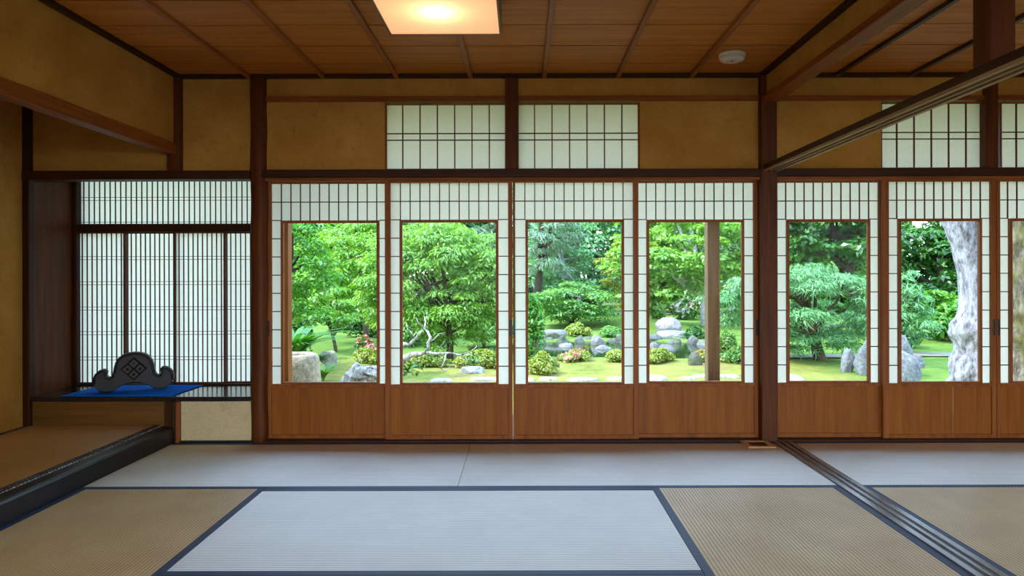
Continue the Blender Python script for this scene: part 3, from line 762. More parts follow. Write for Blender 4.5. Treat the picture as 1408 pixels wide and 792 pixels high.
def tree(name, label, base, crown, rad, leafm, nleaf, L, W, k=26, rc=.45, flat=.55, barkm='bark', tr=.09, nbr=9, up=.7, group='garden trees', lean=(0, 0), bare=0, along=None, hollow=.45, seed=None, trunk_to=None):
    """base = (x, y); crown centre; crown radii"""
    rng = np.random.default_rng(abs(hash((name, label))) % 1000 if seed is None else seed); random.seed(seed or 3)
    bx, by = base; bz = gh(bx, by)
    root = empty(name, (bx, by, bz), label, 'tree', group)
    o = np.array([bx, by, bz])
    cc, rr = clusters(np.array(crown) - o, rad, k, rc, rng, flat, hollow)
    pos, nrm, d = cluster_leaves(cc, rr, nleaf, rng, up)
    al = None
    if along == 'out': al = d * np.array([1, 1, .2]) + np.array([0, 0, -.25])
    leaf_mesh('crown', pos, nrm, L, W, leafm, root, al, rng)
    m = MB(); top = Vector(np.array(crown) - o) + Vector((0, 0, rad[2] * .45)) if trunk_to is None else Vector(trunk_to) - Vector(o)
    tp = branch_path((0, 0, -.08), top, 9, .10)
    m.tube(tp, [tr * (1.25 - i / 9) + .012 if i else tr * 1.5 for i in range(10)], 10)
    for j in range(nbr):
        tgt = Vector(cc[int(rng.integers(len(cc)))]); s = tp[int(rng.integers(3, 8))]
        bp = branch_path(s, tgt, 6, .22); m.tube(bp, [tr * .5 * (1 - i / 7.5) + .004 for i in range(7)], 7)
    m.build('trunk', barkm, root, True)
    return root

# background wall of trees
bg_rows = [
    (27, 2.0, 2.5, 2.15, [(293, 'mid', 'round front-row tree far beyond the left veranda post'), (505, 'dark', 'dark front-row tree between first and second glass panes'), (718, 'pine', 'grey green front-row pine between second and third panes'),
        (930, 'maple', 'light green front-row tree left of the veranda post'), (1143, 'mid', 'front-row tree far behind the blue-green cypress'), (1355, 'dark', 'dark front-row tree far behind the gnarled trunk'), (1567, 'mid', 'front-row tree beyond the right edge')]),
    (32, 2.8, 3.3, 2.15, [(449, 'mid', 'mid green second-row tree high in the first glass pane'), (628, 'dark', 'dark second-row tree behind the feathery maple'), (808, 'blue', 'blue green second-row conifer high in the third glass pane'),
        (987, 'mid', 'mid green second-row tree behind the veranda post'), (1166, 'dark', 'dark second-row tree high above the cypress'), (1345, 'mid', 'second-row tree high behind the pale gnarled trunk'), (1524, 'dark', 'second-row tree past the right edge')]),
    (37, 3.6, 4.2, 2.15, [(418, 'dark', 'tallest back-row tree at the left of first pane'), (573, 'pine', 'tall back-row pine above the feathery maple, left side'), (728, 'pine', 'tall back-row pine above the dark crooked trunk'),
        (883, 'mid', 'tall back-row tree between third and fourth panes'), (1038, 'dark', 'tall back-row tree behind the square brown pillar'), (1193, 'mid', 'tall back-row tree between fifth and sixth panes'), (1348, 'dark', 'tall back-row tree behind the gnarled trunk top'), (1503, 'mid', 'tall back-row tree past the right edge')])]
sd_ = 20
for y, zc, zr, hw_, row in bg_rows:
    for px, lm, lab in row:
        x = wx(px, y); sd_ += 1
        tree('background_tree', lab, (x, y), (x, y, zc), (hw_, 1.4, zr), lm, 15000, .28 if lm != 'pine' else .36, .15 if lm != 'pine' else .08, 84, .70, .55, 'bark_grey' if sd_ % 4 == 2 else 'bark_dark', .16, 8, group='background trees', hollow=.25, seed=sd_)

def shrub(name, label, px0, px1, pyt, pyb, leafm, n=2600, L=.045, W=.024, flowers=None, group='clipped shrubs', cat='shrub', depth=None, y=None, seed=1, lump=.25, nf=90):
    y = y or gy(pyb); rng = np.random.default_rng(seed)
    x = wx((px0 + px1) / 2, y); hx = wx(px1, y) - x; z0 = gh(x, y); zt = wz(pyt, y); h = zt - z0
    root = empty(name, (x, y + .1, z0), label, cat, group)
    dy = depth or max(.3, min(hx, 1.0))
    k = max(8, int(hx * 14)); u = rng.uniform(-1, 1, (k, 2))
    u = u[(u ** 2).sum(1) < 1]; u = np.vstack([u, [[0, 0]]])
    prof = np.clip(1 - (u ** 2).sum(1), .12, 1) ** .28
    rr = np.stack([np.full(len(u), max(.14, hx * .38)), np.full(len(u), max(.14, dy * .4)), h * .52 * prof], 1) * rng.uniform(1 - lump, 1 + lump * .4, (len(u), 1))
    cc = np.stack([u[:, 0] * hx * .68, dy * .5 + u[:, 1] * dy * .6, h * .42 * prof], 1)
    pos, nrm, d = cluster_leaves(cc, rr, n, rng, .6, .75, .45, .8)
    pos[:, 2] = np.maximum(pos[:, 2], .005)
    leaf_mesh('foliage', pos, nrm, L, W, leafm, root, None, rng)
    m = MB()
    for j in range(7): m.tube(branch_path((rng.uniform(-.05, .05), dy * .5, -.03), Vector(cc[int(rng.integers(len(cc)))]), 4, .2), [.012, .01, .008, .006, .004], 5)
    m.build('stems', 'bark_dark', root)
    if flowers:
        ps, ns, d2 = cluster_leaves(cc, rr * 1.04, nf, rng, .4, .98, .5, .9)
        leaf_mesh('blossoms', ps, ns, L * 1.3, L * 1.3, flowers, root, None, rng)
    return root

def rock(name, label, px0, px1, pyt, pyb, mat='rock', y=None, depth=.7, ang=.42, seed=1, group='pond rocks', sink=.12, cat='rock', flat_top=0):
    y = y or gy(pyb); x = wx((px0 + px1) / 2, y); hx = wx(px1, y) - x; z0 = gh(x, y); h = max(.06, wz(pyt, y) - z0)
    if name == 'stepping_stone': h = .035; depth = (gy(pyt, -.465) - y) * .5 / hx; ang = .15
    import bmesh
    bm = bmesh.new(); bmesh.ops.create_icosphere(bm, subdivisions=4, radius=1)
    rs = random.Random(seed); off = Vector((rs.uniform(0, 50), rs.uniform(0, 50), rs.uniform(0, 50)))
    planes = []
    for q in range(9):
        nn = Vector((rs.gauss(0, 1), rs.gauss(0, 1), rs.gauss(.3, .8))).normalized(); planes.append((nn, rs.uniform(.62, .9)))
    for v in bm.verts:
        c = v.co.copy()
        for nn, dd in planes:
            e = c.dot(nn) - dd
            if e > 0: c -= nn * e * min(1, ang * 2.6)
        c *= 1 + .16 * noise.noise(c * 1.6 + off) + .10 * noise.noise(c * 4 + off) + .06 * noise.noise(c * 10 + off)
        if flat_top and c.z > .55: c.z = .55 + (c.z - .55) * (1 - flat_top)
        v.co = c
    zm = max(v.co.z for v in bm.verts); xm = max(abs(v.co.x) for v in bm.verts)
    for v in bm.verts:
        v.co.x *= hx / xm; v.co.y *= hx * depth / xm
        v.co.z = (v.co.z + 1) / (zm + 1) * (h + sink) - sink
    me = bpy.data.meshes.new(name); bm.to_mesh(me); bm.free()
    o = link(name, me, mat, None, True, (x, y + hx * depth * .8, z0))
    return tag(o, label, cat, group)
M['rock'] = rock_mat('grey garden rock', (80, 84, 84), (136, 138, 138), .45)
M['rockpale'] = rock_mat('pale garden stone', (128, 126, 124), (182, 180, 178), .15)
M['rockstep'] = rock_mat('pale stepping stone', (166, 164, 160), (204, 202, 198), .0)
M['rockblue'] = rock_mat('blue grey angular rock', (104, 108, 116), (168, 172, 182), .12)
M['rockpurple'] = rock_mat('mauve grey boulder', (140, 134, 144), (188, 180, 190), .0)
M['basin'] = rock_mat('sandy granite', (150, 136, 116), (206, 190, 164), .0)

# mid-distance trees
Y = 9.6
tree('broadleaf_tree', 'bright green broadleaf tree above the stone basin, first glass pane', (wx(392, Y), Y), (wx(412, Y) - .25, Y, 1.12), (.75, .7, .95), 'broad', 8000, .075, .038, 40, .25, .5, 'bark_dark', .045, 10, seed=2, trunk_to=(wx(398, Y), Y, 1.9))
Y = 15.4
tree('maple_tree', 'layered light green maple at the right of first glass pane', (wx(505, Y), Y), (wx(480, Y), Y, 1.25), (1.15, 1.0, 1.1), 'maple', 15000, .10, .04, 70, .4, .42, 'bark', .05, 12, up=1.2, along='out', seed=4)
Y = 13.5
tree('maple_tree', 'low leafy maple spray hanging behind the basin and white slab', (wx(462, Y), Y), (wx(455, Y), Y, .35), (.5, .6, .4), 'maple', 2600, .10, .045, 24, .27, .3, 'bark', .022, 9, up=1.1, along='out', seed=5)
Y = 12.3
tree('feathery_maple', 'large feathery maple filling the second glass pane', (wx(618, Y), Y), (wx(604, Y), Y, .86), (1.42, .8, 1.16), 'maple', 40000, .085, .03, 190, .30, .5, 'bark', .05, 18, up=.9, along='out', seed=6)
Y = 14.6
tree('feathery_maple', 'lower pale feathery spray at the right of second glass pane', (wx(668, Y), Y), (wx(662, Y), Y, .1), (.5, .45, .5), 'maple', 5000, .10, .03, 22, .27, .3, 'bark', .025, 9, up=.9, along='out', seed=7)
Y = 20.5
tree('pine_tree', 'pine with dark crooked trunk in the third glass pane', (wx(738, Y), Y), (wx(752, Y), Y, 2.2), (.95, 1, 1.35), 'pine', 5200, .2, .03, 26, .42, .4, 'bark_dark', .12, 12, along='out', seed=8, trunk_to=(wx(747, Y), Y, 3.2))
Y = 23.3
tree('conifer_tree', 'blue green conifer behind the flat-topped pine', (wx(800, Y), Y), (wx(768, Y), Y, 1.6), (1.0, .8, 1.6), 'blue', 8000, .17, .06, 44, .5, .5, 'bark_grey', .09, 10, seed=9)
Y = 18.6
tree('spreading_pine', 'low flat-topped spreading pine behind the pond', (wx(785, Y), Y), (wx(790, Y), Y, .27), (1.2, .8, .5), 'mid', 7000, .12, .045, 40, .38, .32, 'bark_dark', .06, 14, up=1.1, seed=10)
Y = 22.4
tree('yellow_maple', 'yellow green tree at the right of third glass pane', (wx(868, Y), Y), (wx(862, Y), Y, 1.1), (.8, .7, 1.5), 'yellow', 4400, .14, .07, 30, .34, .35, 'bark', .05, 9, up=1.0, seed=11)
Y = 19.5
t4 = tree('deciduous_tree', 'wide leafy tree with pale leaning trunk beside the veranda post', (wx(972, Y), Y), (wx(938, Y), Y, 1.75), (2.0, 1.2, 1.25), 'maple', 12000, .15, .075, 64, .52, .35, 'bark_grey', .11, 16, up=1.0, seed=12, trunk_to=(wx(950, Y), Y, 2.4))
Y = 22.4
tree('slender_tree', 'slender many-stemmed tree right of the veranda post', (wx(1004, Y), Y), (wx(1012, Y), Y, 2.1), (.9, .9, 1.3), 'dark', 3600, .15, .08, 26, .4, .45, 'bark_grey', .05, 14, seed=13)
Y = 12.0
tree('cypress', 'drooping blue-green cypress in the right room first glass pane', (wx(1131, Y), Y), (wx(1104, Y), Y, .42), (1.45, .9, .82), 'blue', 24000, .12, .018, 84, .36, .34, 'bark', .085, 18, up=.8, along='out', seed=14)
Y = 17
tree('broadleaf_tree', 'dark broadleaf tree with pale trunk above the cypress', (wx(1188, Y), Y), (wx(1140, Y), Y, 2.2), (1.5, 1.1, 1.0), 'dark', 10000, .17, .09, 60, .45, .5, 'bark_dark', .13, 10, seed=15)
Y = 18
tree('broadleaf_tree', 'dense glossy evergreen left of the pale gnarled trunk', (wx(1300, Y), Y), (wx(1290, Y), Y, .85), (1.45, 1.2, 1.6), 'dark', 11000, .17, .09, 60, .5, .55, 'bark_dark', .12, 10, seed=16)
Y = 15.5
tree('broadleaf_tree', 'sunny low broadleaf bush tree at the gnarled trunk foot', (wx(1300, Y), Y), (wx(1300, Y), Y, .05), (.7, .7, .55), 'broad', 3200, .15, .075, 24, .34, .5, 'bark', .04, 8, seed=17)
Y = 13
tree('cypress', 'small feathery cypress behind the right grey rocks', (wx(1240, Y), Y), (wx(1243, Y), Y, .35), (.38, .5, .75), 'blue', 3600, .15, .024, 26, .28, .4, 'bark', .05, 9, along='out', seed=18)
# young bush left in the third pane
shrub('leafy_bush', 'tall bright leafy bush left of the pond in the third pane', 704, 752, 402, 500, 'broad', 3600, .09, .04, None, 'garden bushes', 'bush', .6, None, 19, .5)
shrub('hydrangea_bush', 'white and pink flowering bush far behind the mauve boulder', 925, 985, 405, 442, 'mid', 2600, .13, .08, 'whitef', 'flowering bushes', 'bush', .8, 22.5, 20, .4, 160)
shrub('leafy_bush', 'bright round bush on the lawn left of the flowering bush', 893, 920, 418, 441, 'fern', 1500, .12, .06, None, 'garden bushes', 'bush', .5, 22, 21)
# azaleas
shrub('azalea', 'round yellow-green azalea at lower left of third glass pane', 722, 771, 483, 517, 'azalea', 3800, .05, .026, None, 'clipped azaleas', seed=22)
shrub('azalea', 'long low azalea with salmon flowers in front of the pond', 768, 822, 483, 500, 'azalea', 2400, .05, .026, 'pinkf', 'clipped azaleas', seed=23, depth=.45)
shrub('azalea', 'low flowerless azalea right of the salmon-flowered azalea', 824, 876, 482, 501, 'azalea', 2800, .05, .026, None, 'clipped azaleas', seed=24, depth=.5)
shrub('azalea', 'broad azalea mound at the left of fourth glass pane', 884, 947, 477, 502, 'azalea', 3800, .05, .026, None, 'clipped azaleas', seed=25)
shrub('azalea', 'dull azalea right of the veranda post', 996, 1042, 478, 502, 'mid', 2800, .05, .026, 'pinkf', 'clipped azaleas', seed=26, nf=25)
shrub('azalea', 'small azalea with red flowers beside the upright grey stone', 962, 979, 483, 500, 'azalea', 1300, .05, .026, 'pinkf', 'clipped azaleas', seed=27, nf=40)
shrub('azalea', 'dark round shrub behind the pond rocks by veranda post', 944, 978, 447, 468, 'dark', 2200, .07, .035, None, 'clipped azaleas', seed=28)
shrub('azalea', 'yellow-green shrub right of the post above the pond', 986, 1018, 450, 478, 'fern', 1800, .07, .035, None, 'clipped azaleas', seed=29)
shrub('azalea', 'shrub on the far pond bank left of center rocks', 776, 818, 443, 468, 'azalea', 2600, .07, .035, None, 'clipped azaleas', seed=30, y=16.55)
shrub('azalea', 'dark shrub on the far pond bank at right of third pane', 812, 866, 448, 470, 'mid', 2600, .07, .035, None, 'clipped azaleas', seed=31, y=16.45)
shrub('azalea', 'low olive hedge under the feathery maple, left half', 540, 622, 484, 499, 'azalea', 3400, .05, .026, None, 'clipped azaleas', seed=32, depth=.35, y=10.95)
shrub('azalea', 'low olive hedge under the feathery maple, right half', 612, 712, 482, 499, 'azalea', 3800, .05, .026, None, 'clipped azaleas', seed=33, depth=.35, y=10.95)
shrub('azalea', 'broad azalea behind the weathered stump', 470, 535, 478, 502, 'azalea', 3600, .05, .026, None, 'clipped azaleas', seed=34)
shrub('azalea', 'pink flowering azalea at the back of first glass pane', 470, 522, 462, 481, 'mid', 2200, .07, .035, 'pinkf', 'clipped azaleas', seed=35, nf=130, y=12.9)
shrub('leafy_bush', 'dark bush in deep shade at the back of first pane', 440, 500, 408, 466, 'dark', 3000, .13, .06, None, 'garden bushes', 'bush', 1.0, 18, 36, .4)
shrub('leafy_bush', 'broad dark bush at the back of second pane', 560, 640, 420, 470, 'dark', 4200, .13, .06, None, 'garden bushes', 'bush', 1.0, 19, 37, .4)
shrub('leafy_bush', 'low bush below the glossy evergreen at right', 1230, 1292, 448, 482, 'blue', 3000, .13, .05, None, 'garden bushes', 'bush', .8, None, 38, .4)
shrub('leafy_bush', 'shady bush beyond the stone basin, left of the back bushes', 366, 428, 425, 474, 'dark', 4200, .09, .045, None, 'garden bushes', 'bush', .5, 11.9, 61, .4)
shrub('leafy_bush', 'shady bush under the maple at right of first pane', 455, 545, 428, 478, 'dark', 4600, .09, .045, None, 'garden bushes', 'bush', .6, 16.4, 62, .4)
shrub('leafy_bush', 'bush behind the maple trunk, left of second pane', 535, 600, 430, 480, 'mid', 3800, .08, .04, None, 'garden bushes', 'bush', .7, 14.2, 63, .4)
shrub('leafy_bush', 'shady bush behind the maple trunk, right of second pane', 606, 708, 430, 480, 'mid', 5200, .09, .045, None, 'garden bushes', 'bush', .6, 16.2, 64, .4)
# ferns near the basin
def fern(label, px, pyb, n, ln, seed, y=None, leafm='fern', cat='fern'):
    y = y or gy(pyb); x = wx(px, y); rng = np.random.default_rng(seed)
    m = MB(); 
    for j in range(n):
        a = rng.uniform(0, 2 * PI); l = ln * rng.uniform(.7, 1.1); w = l * .032
        dirv = np.array([math.cos(a), math.sin(a)]); side = np.array([-dirv[1], dirv[0]]); b = len(m.v); K = 6
        for i in range(K + 1):
            u = i / K; r = l * (.15 * u + .55 * u * u); z = l * (.95 * u - .55 * u * u); ww = w * math.sin(PI * min(.97, u * .9 + .08))
            for s in (-1, 1): m.v.append((dirv[0] * r + side[0] * s * ww, dirv[1] * r + side[1] * s * ww, z - .01))
        m.f += [(b + 2 * i, b + 2 * i + 1, b + 2 * i + 3, b + 2 * i + 2) for i in range(K)]
    o = m.build('fern_plant', leafm, None, True, (x, y, gh(x, y)))
    return tag(o, label, cat, 'ferns')
fern('yellow-green long-leaved plant right of the stone basin', 444, 0, 70, .58, 3, 9.7)
fern('tall arching fern behind the stone basin', 402, 0, 80, 1.5, 4, 10.9, 'fernd')
fern('arching fern rising left of the white slab', 436, 0, 60, .55, 5, 11.3, 'fernd')
# rocks
rock('boulder', 'rounded mauve-grey boulder on the lawn, fourth glass pane', 902, 940, 437, 459, 'rockpurple', ang=.1, seed=3, depth=.6)
rock('rock', 'flat white slab in front of the mauve boulder', 903, 947, 456, 471, 'rockpale', seed=4, flat_top=.8, y=16.6)
rock('rock', 'grey bank rock at the left edge of fourth pane', 888, 916, 460, 481, seed=5, y=15.9)
rock('rock', 'dark low bank rock left of veranda post', 914, 940, 466, 484, seed=6, y=15.4)
rock('rock', 'blocky bank rock just left of the veranda post', 943, 964, 462, 487, seed=7, flat_top=.5, y=15.3)
rock('rock', 'pale knobbly rock partly behind the veranda post', 954, 976, 468, 488, 'rockpale', seed=8, y=15.0)
rock('standing_stone', 'small upright blue-grey stone before the veranda post', 946, 967, 485, 503, 'rock', ang=.15, seed=9, depth=.5)
rock('rock', 'low pale stone in the pond left of the broad azalea', 893, 908, 471, 483, 'rockpale', seed=10)
rock('rock', 'large flat pale rock on the far pond bank, third pane', 742, 780, 454, 471, 'rockpale', seed=11, flat_top=.8, y=16.2)
rock('rock', 'grey bank rock at the left of the pond', 732, 752, 462, 485, seed=12, y=15.4)
rock('rock', 'dark bank rock below the flat pale rock', 763, 784, 463, 477, seed=13, y=15.7)
rock('rock', 'dark bank rock in the middle of the pond edge', 788, 808, 461, 477, seed=14, y=15.7)
rock('stepping_rock', 'flat white rock standing in the pond', 767, 789, 472, 482, 'rockpale', seed=15, flat_top=.8, y=14.7)
rock('rock', 'tall pale rock at the right of the pond', 811, 834, 460, 485, 'rockpale', seed=16, y=15.2)
rock('rock', 'low white rocks edge at the right of pond foot', 812, 848, 475, 488, 'rockpale', seed=17, y=14.2)
rock('rock', 'grey bank rock at the far right of third pane', 840, 866, 460, 478, seed=18, y=15.6)
rock('rock', 'large angular grey rock, left peak, right of the cypress', 1158, 1177, 480, 513, 'rockblue', ang=.55, seed=19, group='angular rocks')
rock('rock', 'large angular grey rock, main peak, right of the cypress', 1178, 1222, 462, 517, 'rockblue', ang=.55, seed=20, group='angular rocks')
rock('rock', 'tall grey rock at the left of sixth glass pane', 1214, 1262, 462, 520, 'rockblue', ang=.55, seed=21, group='angular rocks', y=9.9)
rock('rock', 'sloping grey rock in front at the left of sixth pane', 1226, 1274, 484, 527, 'rockblue', ang=.55, seed=22, group='angular rocks', y=9.3)
rock('rock', 'small grey rock at the foot of the tall rock', 1254, 1274, 490, 508, 'rockblue', ang=.55, seed=23, group='angular rocks')
rock('rock', 'low flat grey stone in front of the olive hedge', 628, 668, 505, 512, 'rockpale', seed=24, group='low stones', flat_top=.7, y=10.5)
rock('rock', 'pale upright slab beyond the fern, first glass pane', 438, 463, 482, 504, 'rockstep', seed=25, group='low stones', depth=.3, flat_top=.5)
for i, (a, b2, t_, y_, lab) in enumerate(((724, 744, 466, 15.7, 'low dark bank rock at the left end of the pond'), (744, 766, 465, 15.95, 'low dark bank rock in front of the flat pale rock'), (800, 822, 463, 16.1, 'low dark bank rock left of the tall pale rock'),
        (834, 848, 466, 15.9, 'small dark bank rock right of the tall pale rock'), (862, 884, 463, 15.9, 'dark bank rock hidden partly between third and fourth panes'), (872, 886, 466, 17.3, 'low dark bank rock at the left of the white slab'),
        (905, 930, 471, 16.05, 'long low dark rock below the white slab'), (930, 948, 468, 16.2, 'dark wedge rock between white slab and veranda post'))):
    rock('rock', lab, a, b2, t_, 0, y=y_, seed=70 + i, depth=.6)
# stepping stones
for i, (a, b2, t_, bt, lab) in enumerate((
        (588, 624, 517.5, 524.5, 'flat stepping stone below the twisting branches'), (641, 690, 517, 524, 'flat stepping stone at lower right of second pane'),
        (712, 736, 519, 526, 'flat stepping stone below the round azalea, left end'), (738, 768, 517.5, 524, 'flat stepping stone below the round azalea'),
        (776, 829, 517, 524.5, 'widest flat stepping stone in the middle of third pane'), (833, 866, 516.5, 523.5, 'flat stepping stone at lower right of third pane'),
        (884, 926, 514, 524.5, 'large white stepping stone at lower left of fourth pane'), (935, 960, 517.5, 523.5, 'small stepping stone left of the veranda post foot'),
        (950, 978, 514, 520, 'stepping stone behind the veranda post foot'), (989, 1021, 513.5, 521, 'stepping stone right of the veranda post'),
        (1070, 1116, 511, 526, 'large white stepping stone left of the cypress trunk'))):
    rock('stepping_stone', lab, a, b2, t_, bt, 'rockstep', ang=.25, seed=40 + i, depth=.55, group='stepping stones', sink=.1, cat='stepping stone', flat_top=.9)

# stone water basin
yb_ = 6.6; xb0 = wx(398, yb_); zt_ = wz(487.5, yb_)
rb = wx(434.5, yb_) - xb0
bs = empty('water_basin', (xb0, yb_ + .1, G0), 'tall rough stone water basin behind the left veranda post', 'basin')
hb = zt_ - G0
prof = [(rb * .96, -.05), (rb * 1.0, .12), (rb * 1.01, hb * .55), (rb * .99, hb * .85), (rb * .955, hb * .95), (rb * .88, hb * .99), (rb * .8, hb), (rb * .62, hb * .998), (rb * .58, hb - .02), (rb * .52, hb - .12), (.001, hb - .15)]
m = lathe(prof, 48)
m.v = [(x * (1 + .03 * noise.noise(Vector((x * 4, y * 4, z * 4)))), y * (1 + .03 * noise.noise(Vector((x * 4, y * 4, z * 4)))), z + .008 * noise.noise(Vector((x * 9, y * 9, z * 2)))) for x, y, z in m.v]
m.build('stone_body', 'basin', bs, True)
lathe([(rb * .57, hb - .05), (.001, hb - .05)], 40).build('water', 'water', bs)
# weathered stump
ys_ = 9.55
st = MB()
def ridged(seed, amt): return lambda i, k, p: 1 + amt * noise.noise(Vector((k * .9, i * .22, seed))) + amt * .6 * noise.noise(Vector((k * 2.3, i * .5, seed + 3)))
def smooth_path(pts, rad, n):
    o, r_ = [], []
    for i in range(n + 1):
        u = i / n * (len(pts) - 1); a = min(int(u), len(pts) - 2); f = u - a; f = f * f * (3 - 2 * f)
        o.append(pts[a].lerp(pts[a + 1], f)); r_.append(rad[a] * (1 - f) + rad[a + 1] * f)
    return o, r_
o_, r_ = smooth_path([P(470, 533, ys_), P(482, 522, ys_), P(492, 515, ys_ + .05), P(504, 515, ys_ + .1), P(516, 514, ys_ + .12), P(532, 518, ys_ + .1)], [.08, .12, .14, .12, .12, .10], 24)
st.tube(o_, r_, 26, True, ridged(2, .32))
o_, r_ = smooth_path([P(490, 518, ys_ - .02), P(491, 509, ys_ - .02), P(490, 503, ys_), P(489.5, 497, ys_ + .02)], [.13, .10, .062, .012], 14)
st.tube(o_, r_, 18, True, ridged(7, .4))
o_, r_ = smooth_path([P(508, 515, ys_), P(511, 507, ys_ + .02), P(513, 502.5, ys_ + .04)], [.09, .05, .015], 10)
st.tube(o_, r_, 14, True, ridged(9, .4))
m = st.build('tree_stump', 'bark_pale', None, True); tag(m, 'weathered grey driftwood stump at lower right of first pane', 'stump')
# twisting bare branch tree
yv = 9.0
tw = empty('twisted_tree', (wx(536, yv), yv, G0), 'old bare twisting branches at lower left of second pane', 'tree', 'garden trees')
O = Vector((wx(536, yv), yv, G0))
m = MB()
def q(*a): return [P(px, py, yv + dy) - O for px, py, dy in a]
m.tube(q((534, 536, 0), (540, 515, 0), (549, 500, .02), (556, 492, .02), (566, 487, 0), (577, 486.5, -.05), (586, 484, -.08)), [.08, .066, .058, .05, .036, .026, .022], 12, True, lambda i, k, p: 1 + .3 * noise.noise(Vector((k * .8, i * .9, 1))))
m.tube(q((583, 486, -.08), (589, 478, -.06), (588, 471, -.02), (592, 464, 0), (588, 456, .03), (583, 451, .05), (585, 442, .08), (583, 434, .1)), [.024, .022, .02, .02, .017, .014, .01, .005], 9)
m.tube(q((550, 478, .05), (556, 472, .03), (562, 474, .05), (570, 466, .02), (577, 458, .03), (581, 453, .05)), [.034, .026, .022, .018, .014, .009], 9)
m.tube(q((544, 505, .05), (547, 490, .05), (550, 478, .05), (552, 473, .05)), [.055, .055, .045, .02], 10)
m.tube(q((586, 484, -.08), (600, 486, -.1), (618, 485, -.1), (632, 488, -.1), (645, 484, -.1), (654, 478, -.12), (658, 468, -.12)), [.02, .016, .014, .011, .008, .006, .003], 8)
m.tube(q((613, 486, -.1), (611, 496, -.12), (606, 507, -.14)), [.013, .011, .009], 7)
m.tube(q((606, 506, -.14), (611, 510, -.14), (616, 508, -.14), (620, 500, -.14)), [.011, .012, .007, .003], 7)
for a_ in (((600, 486, -.1), (603, 478, -.08), (608, 474, -.05), (611, 468, -.02)), ((588, 470, -.02), (597, 466, .02), (603, 459, .04), (612, 457, .05)), ((632, 488, -.1), (640, 494, -.1), (647, 495, -.1)), ((583, 450, .05), (575, 444, .06), (572, 436, .08)), ((570, 466, .02), (566, 457, .0), (560, 452, .0), (558, 443, .0))):
    m.tube(q(*a_), [.009, .008, .006, .003][:len(a_)], 6)
m.build('trunk', 'bark_pale', tw, True)
rng = np.random.default_rng(5); cc = np.array([list(P(px, py, yv) - O) for px, py in ((558, 505), (570, 508), (596, 492), (650, 495), (550, 512))]); rr = np.full((5, 3), .10)
pos, nrm, d = cluster_leaves(cc, rr, 160, rng); leaf_mesh('leaves', pos, nrm, .09, .035, 'dark', tw, None, rng)

# big pale gnarled trunk and mossy neighbour
def big_trunk(name, label, prof, y, mat, crown_c, crown_r, seed):
    """prof: (row in photo, left column, right column)"""
    x0 = wx((prof[-1][1] + prof[-1][2]) / 2, y)
    root = empty(name, (x0, y, G0), label, 'tree', 'garden trees')
    m = MB(); pr = sorted(prof, key=lambda a: -a[0]); n = 40; rows = []
    zs = np.linspace(G0 - .1, wz(pr[-1][0], y), 90); pz = [wz(a[0], y) for a in pr]; pl = [wx(a[1], y) for a in pr]; prr = [wx(a[2], y) for a in pr]
    for z in zs:
        l = np.interp(z, pz, pl); r = np.interp(z, pz, prr); rows.append(((l + r) / 2, (r - l) / 2, z))
    for i, (cx_, rd, z) in enumerate(rows):
        for k in range(n):
            a = 2 * PI * k / n; dx, dy = math.cos(a), math.sin(a)
            low = max(0, min(1, (wz(415, y) - z) / .35))
            nn = 1 + .05 * noise.noise(Vector((dx * 1.5 + seed, dy * 1.5, z * 3))) + (.05 + .13 * low) * noise.noise(Vector((dx * 3 + seed, dy * 3, z * 7))) + .10 * low * noise.noise(Vector((dx * 7, dy * 7 + seed, z * 15)))
            m.v.append((cx_ - x0 + dx * rd * nn, dy * rd * nn, z - G0))
    for i in range(len(rows) - 1):
        for k in range(n): m.f.append((i * n + k, i * n + (k + 1) % n, (i + 1) * n + (k + 1) % n, (i + 1) * n + k))
    top = Vector((rows[-1][0] - x0, 0, zs[-1] - G0)); rng = np.random.default_rng(seed)
    cc, rr = clusters(np.array(crown_c) - np.array([x0, y, G0]), crown_r, 20, .4, rng, .5)
    for j in range(7): m.tube(branch_path(top - Vector((0, 0, .1)), Vector(cc[j]), 6, .15), [rows[-1][1] * .8 * (1 - i / 7) + .02 for i in range(7)], 9)
    m.build('trunk', mat, root, True)
    pos, nrm, d = cluster_leaves(cc, rr, 2600, rng); leaf_mesh('crown', pos, nrm, .16, .09, 'mid', root, None, rng)
YT = 8.3
big_trunk('gnarled_tree', 'big tree with pale smooth trunk swelling into a gnarled base',
          [(250, 1278, 1340), (290, 1291, 1346), (303, 1297, 1350), (340, 1311, 1356), (372, 1318, 1360), (400, 1322, 1362), (425, 1322, 1364), (437, 1318, 1364), (447, 1310, 1366), (460, 1309, 1366), (472, 1314, 1364), (484, 1316, 1364), (494, 1312, 1366), (510, 1311, 1368), (530, 1308, 1372), (560, 1302, 1378)], YT, 'bark_big', (3.9, 9.4, 5.0), (1.5, 1.2, .8), 3)
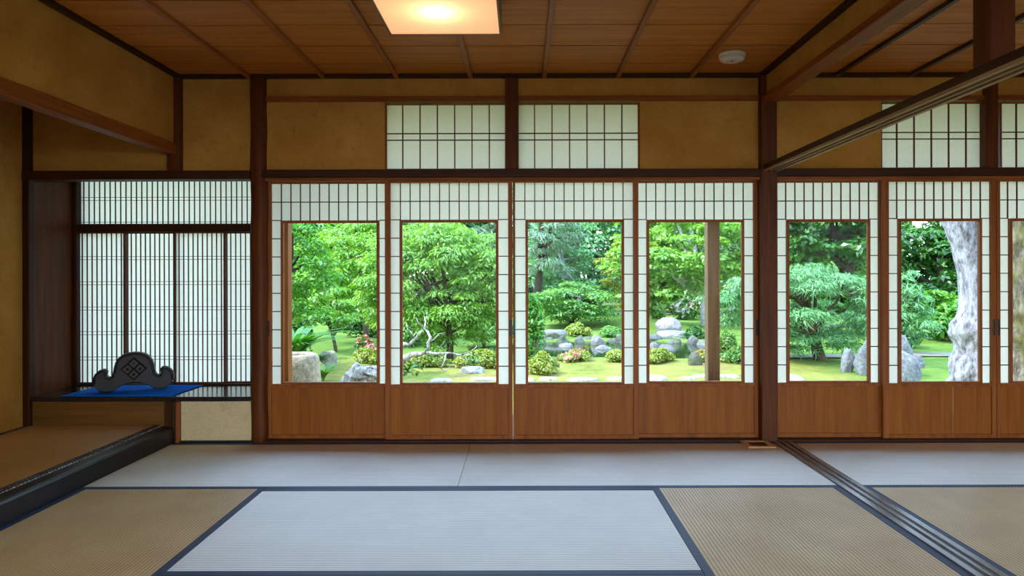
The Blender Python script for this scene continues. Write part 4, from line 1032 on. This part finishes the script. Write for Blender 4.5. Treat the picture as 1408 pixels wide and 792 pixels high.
big_trunk('mossy_tree', 'big tree with mossy mottled trunk at the right edge',
          [(250, 1376, 1450), (303, 1379, 1452), (400, 1384, 1452), (440, 1388, 1454), (490, 1390, 1458), (530, 1386, 1462), (560, 1382, 1466)], 7.4, 'bark_moss', (7.9, 8.4, 5.0), (1.5, 1.2, .8), 8)


# ------------------------------------------------------------------ light, world, camera
w = bpy.data.worlds.new('sky'); bpy.context.scene.world = w; w.use_nodes = True
t = w.node_tree; t.nodes.clear()
bg = t.nodes.new('ShaderNodeBackground'); wo = t.nodes.new('ShaderNodeOutputWorld')
tc = t.nodes.new('ShaderNodeTexCoord'); sx = t.nodes.new('ShaderNodeSeparateXYZ')
t.links.new(tc.outputs['Generated'], sx.inputs[0])
cr = ramp(t, sx.outputs['Z'], [(0.0, (.92, .96, 1, 1)), (.22, (.56, .76, 1, 1)), (1, (.40, .64, 1, 1))])
t.links.new(cr, bg.inputs[0]); bg.inputs[1].default_value = 6.5
t.links.new(bg.outputs[0], wo.inputs[0])
sun = bpy.data.lights.new('sun', 'SUN'); sun.energy = 6.0; sun.angle = math.radians(2); sun.color = (1, .94, .82)
so = bpy.data.objects.new('sun', sun); C.objects.link(so)
so.rotation_euler = Vector((.85, .3, -1)).to_track_quat('-Z', 'Y').to_euler()

cam = bpy.data.cameras.new('camera'); cam.sensor_width = 36; cam.lens = F / 1408 * 36
cam.shift_x = -(VX - 704) / 1408; cam.shift_y = -(396 - VY) / 1408; cam.clip_start = .02; cam.clip_end = 300
co_ = bpy.data.objects.new('camera', cam); C.objects.link(co_)
co_.matrix_world = Matrix.Translation((0, 0, H)) @ Matrix.Rotation(PI / 2, 4, 'X') @ Matrix.Rotation(math.radians(-.14), 4, 'Z')
sc = bpy.context.scene; sc.camera = co_
sc.view_settings.view_transform = 'Standard'; sc.view_settings.look = 'None'; sc.view_settings.gamma = 1
sc.view_settings.exposure = 0.0; sc.view_settings.use_curve_mapping = False
cy = sc.cycles; cy.use_denoising = True; cy.max_bounces = 14; cy.diffuse_bounces = 6; cy.transparent_max_bounces = 16; cy.transmission_bounces = 8
cy.sample_clamp_indirect = 6.0
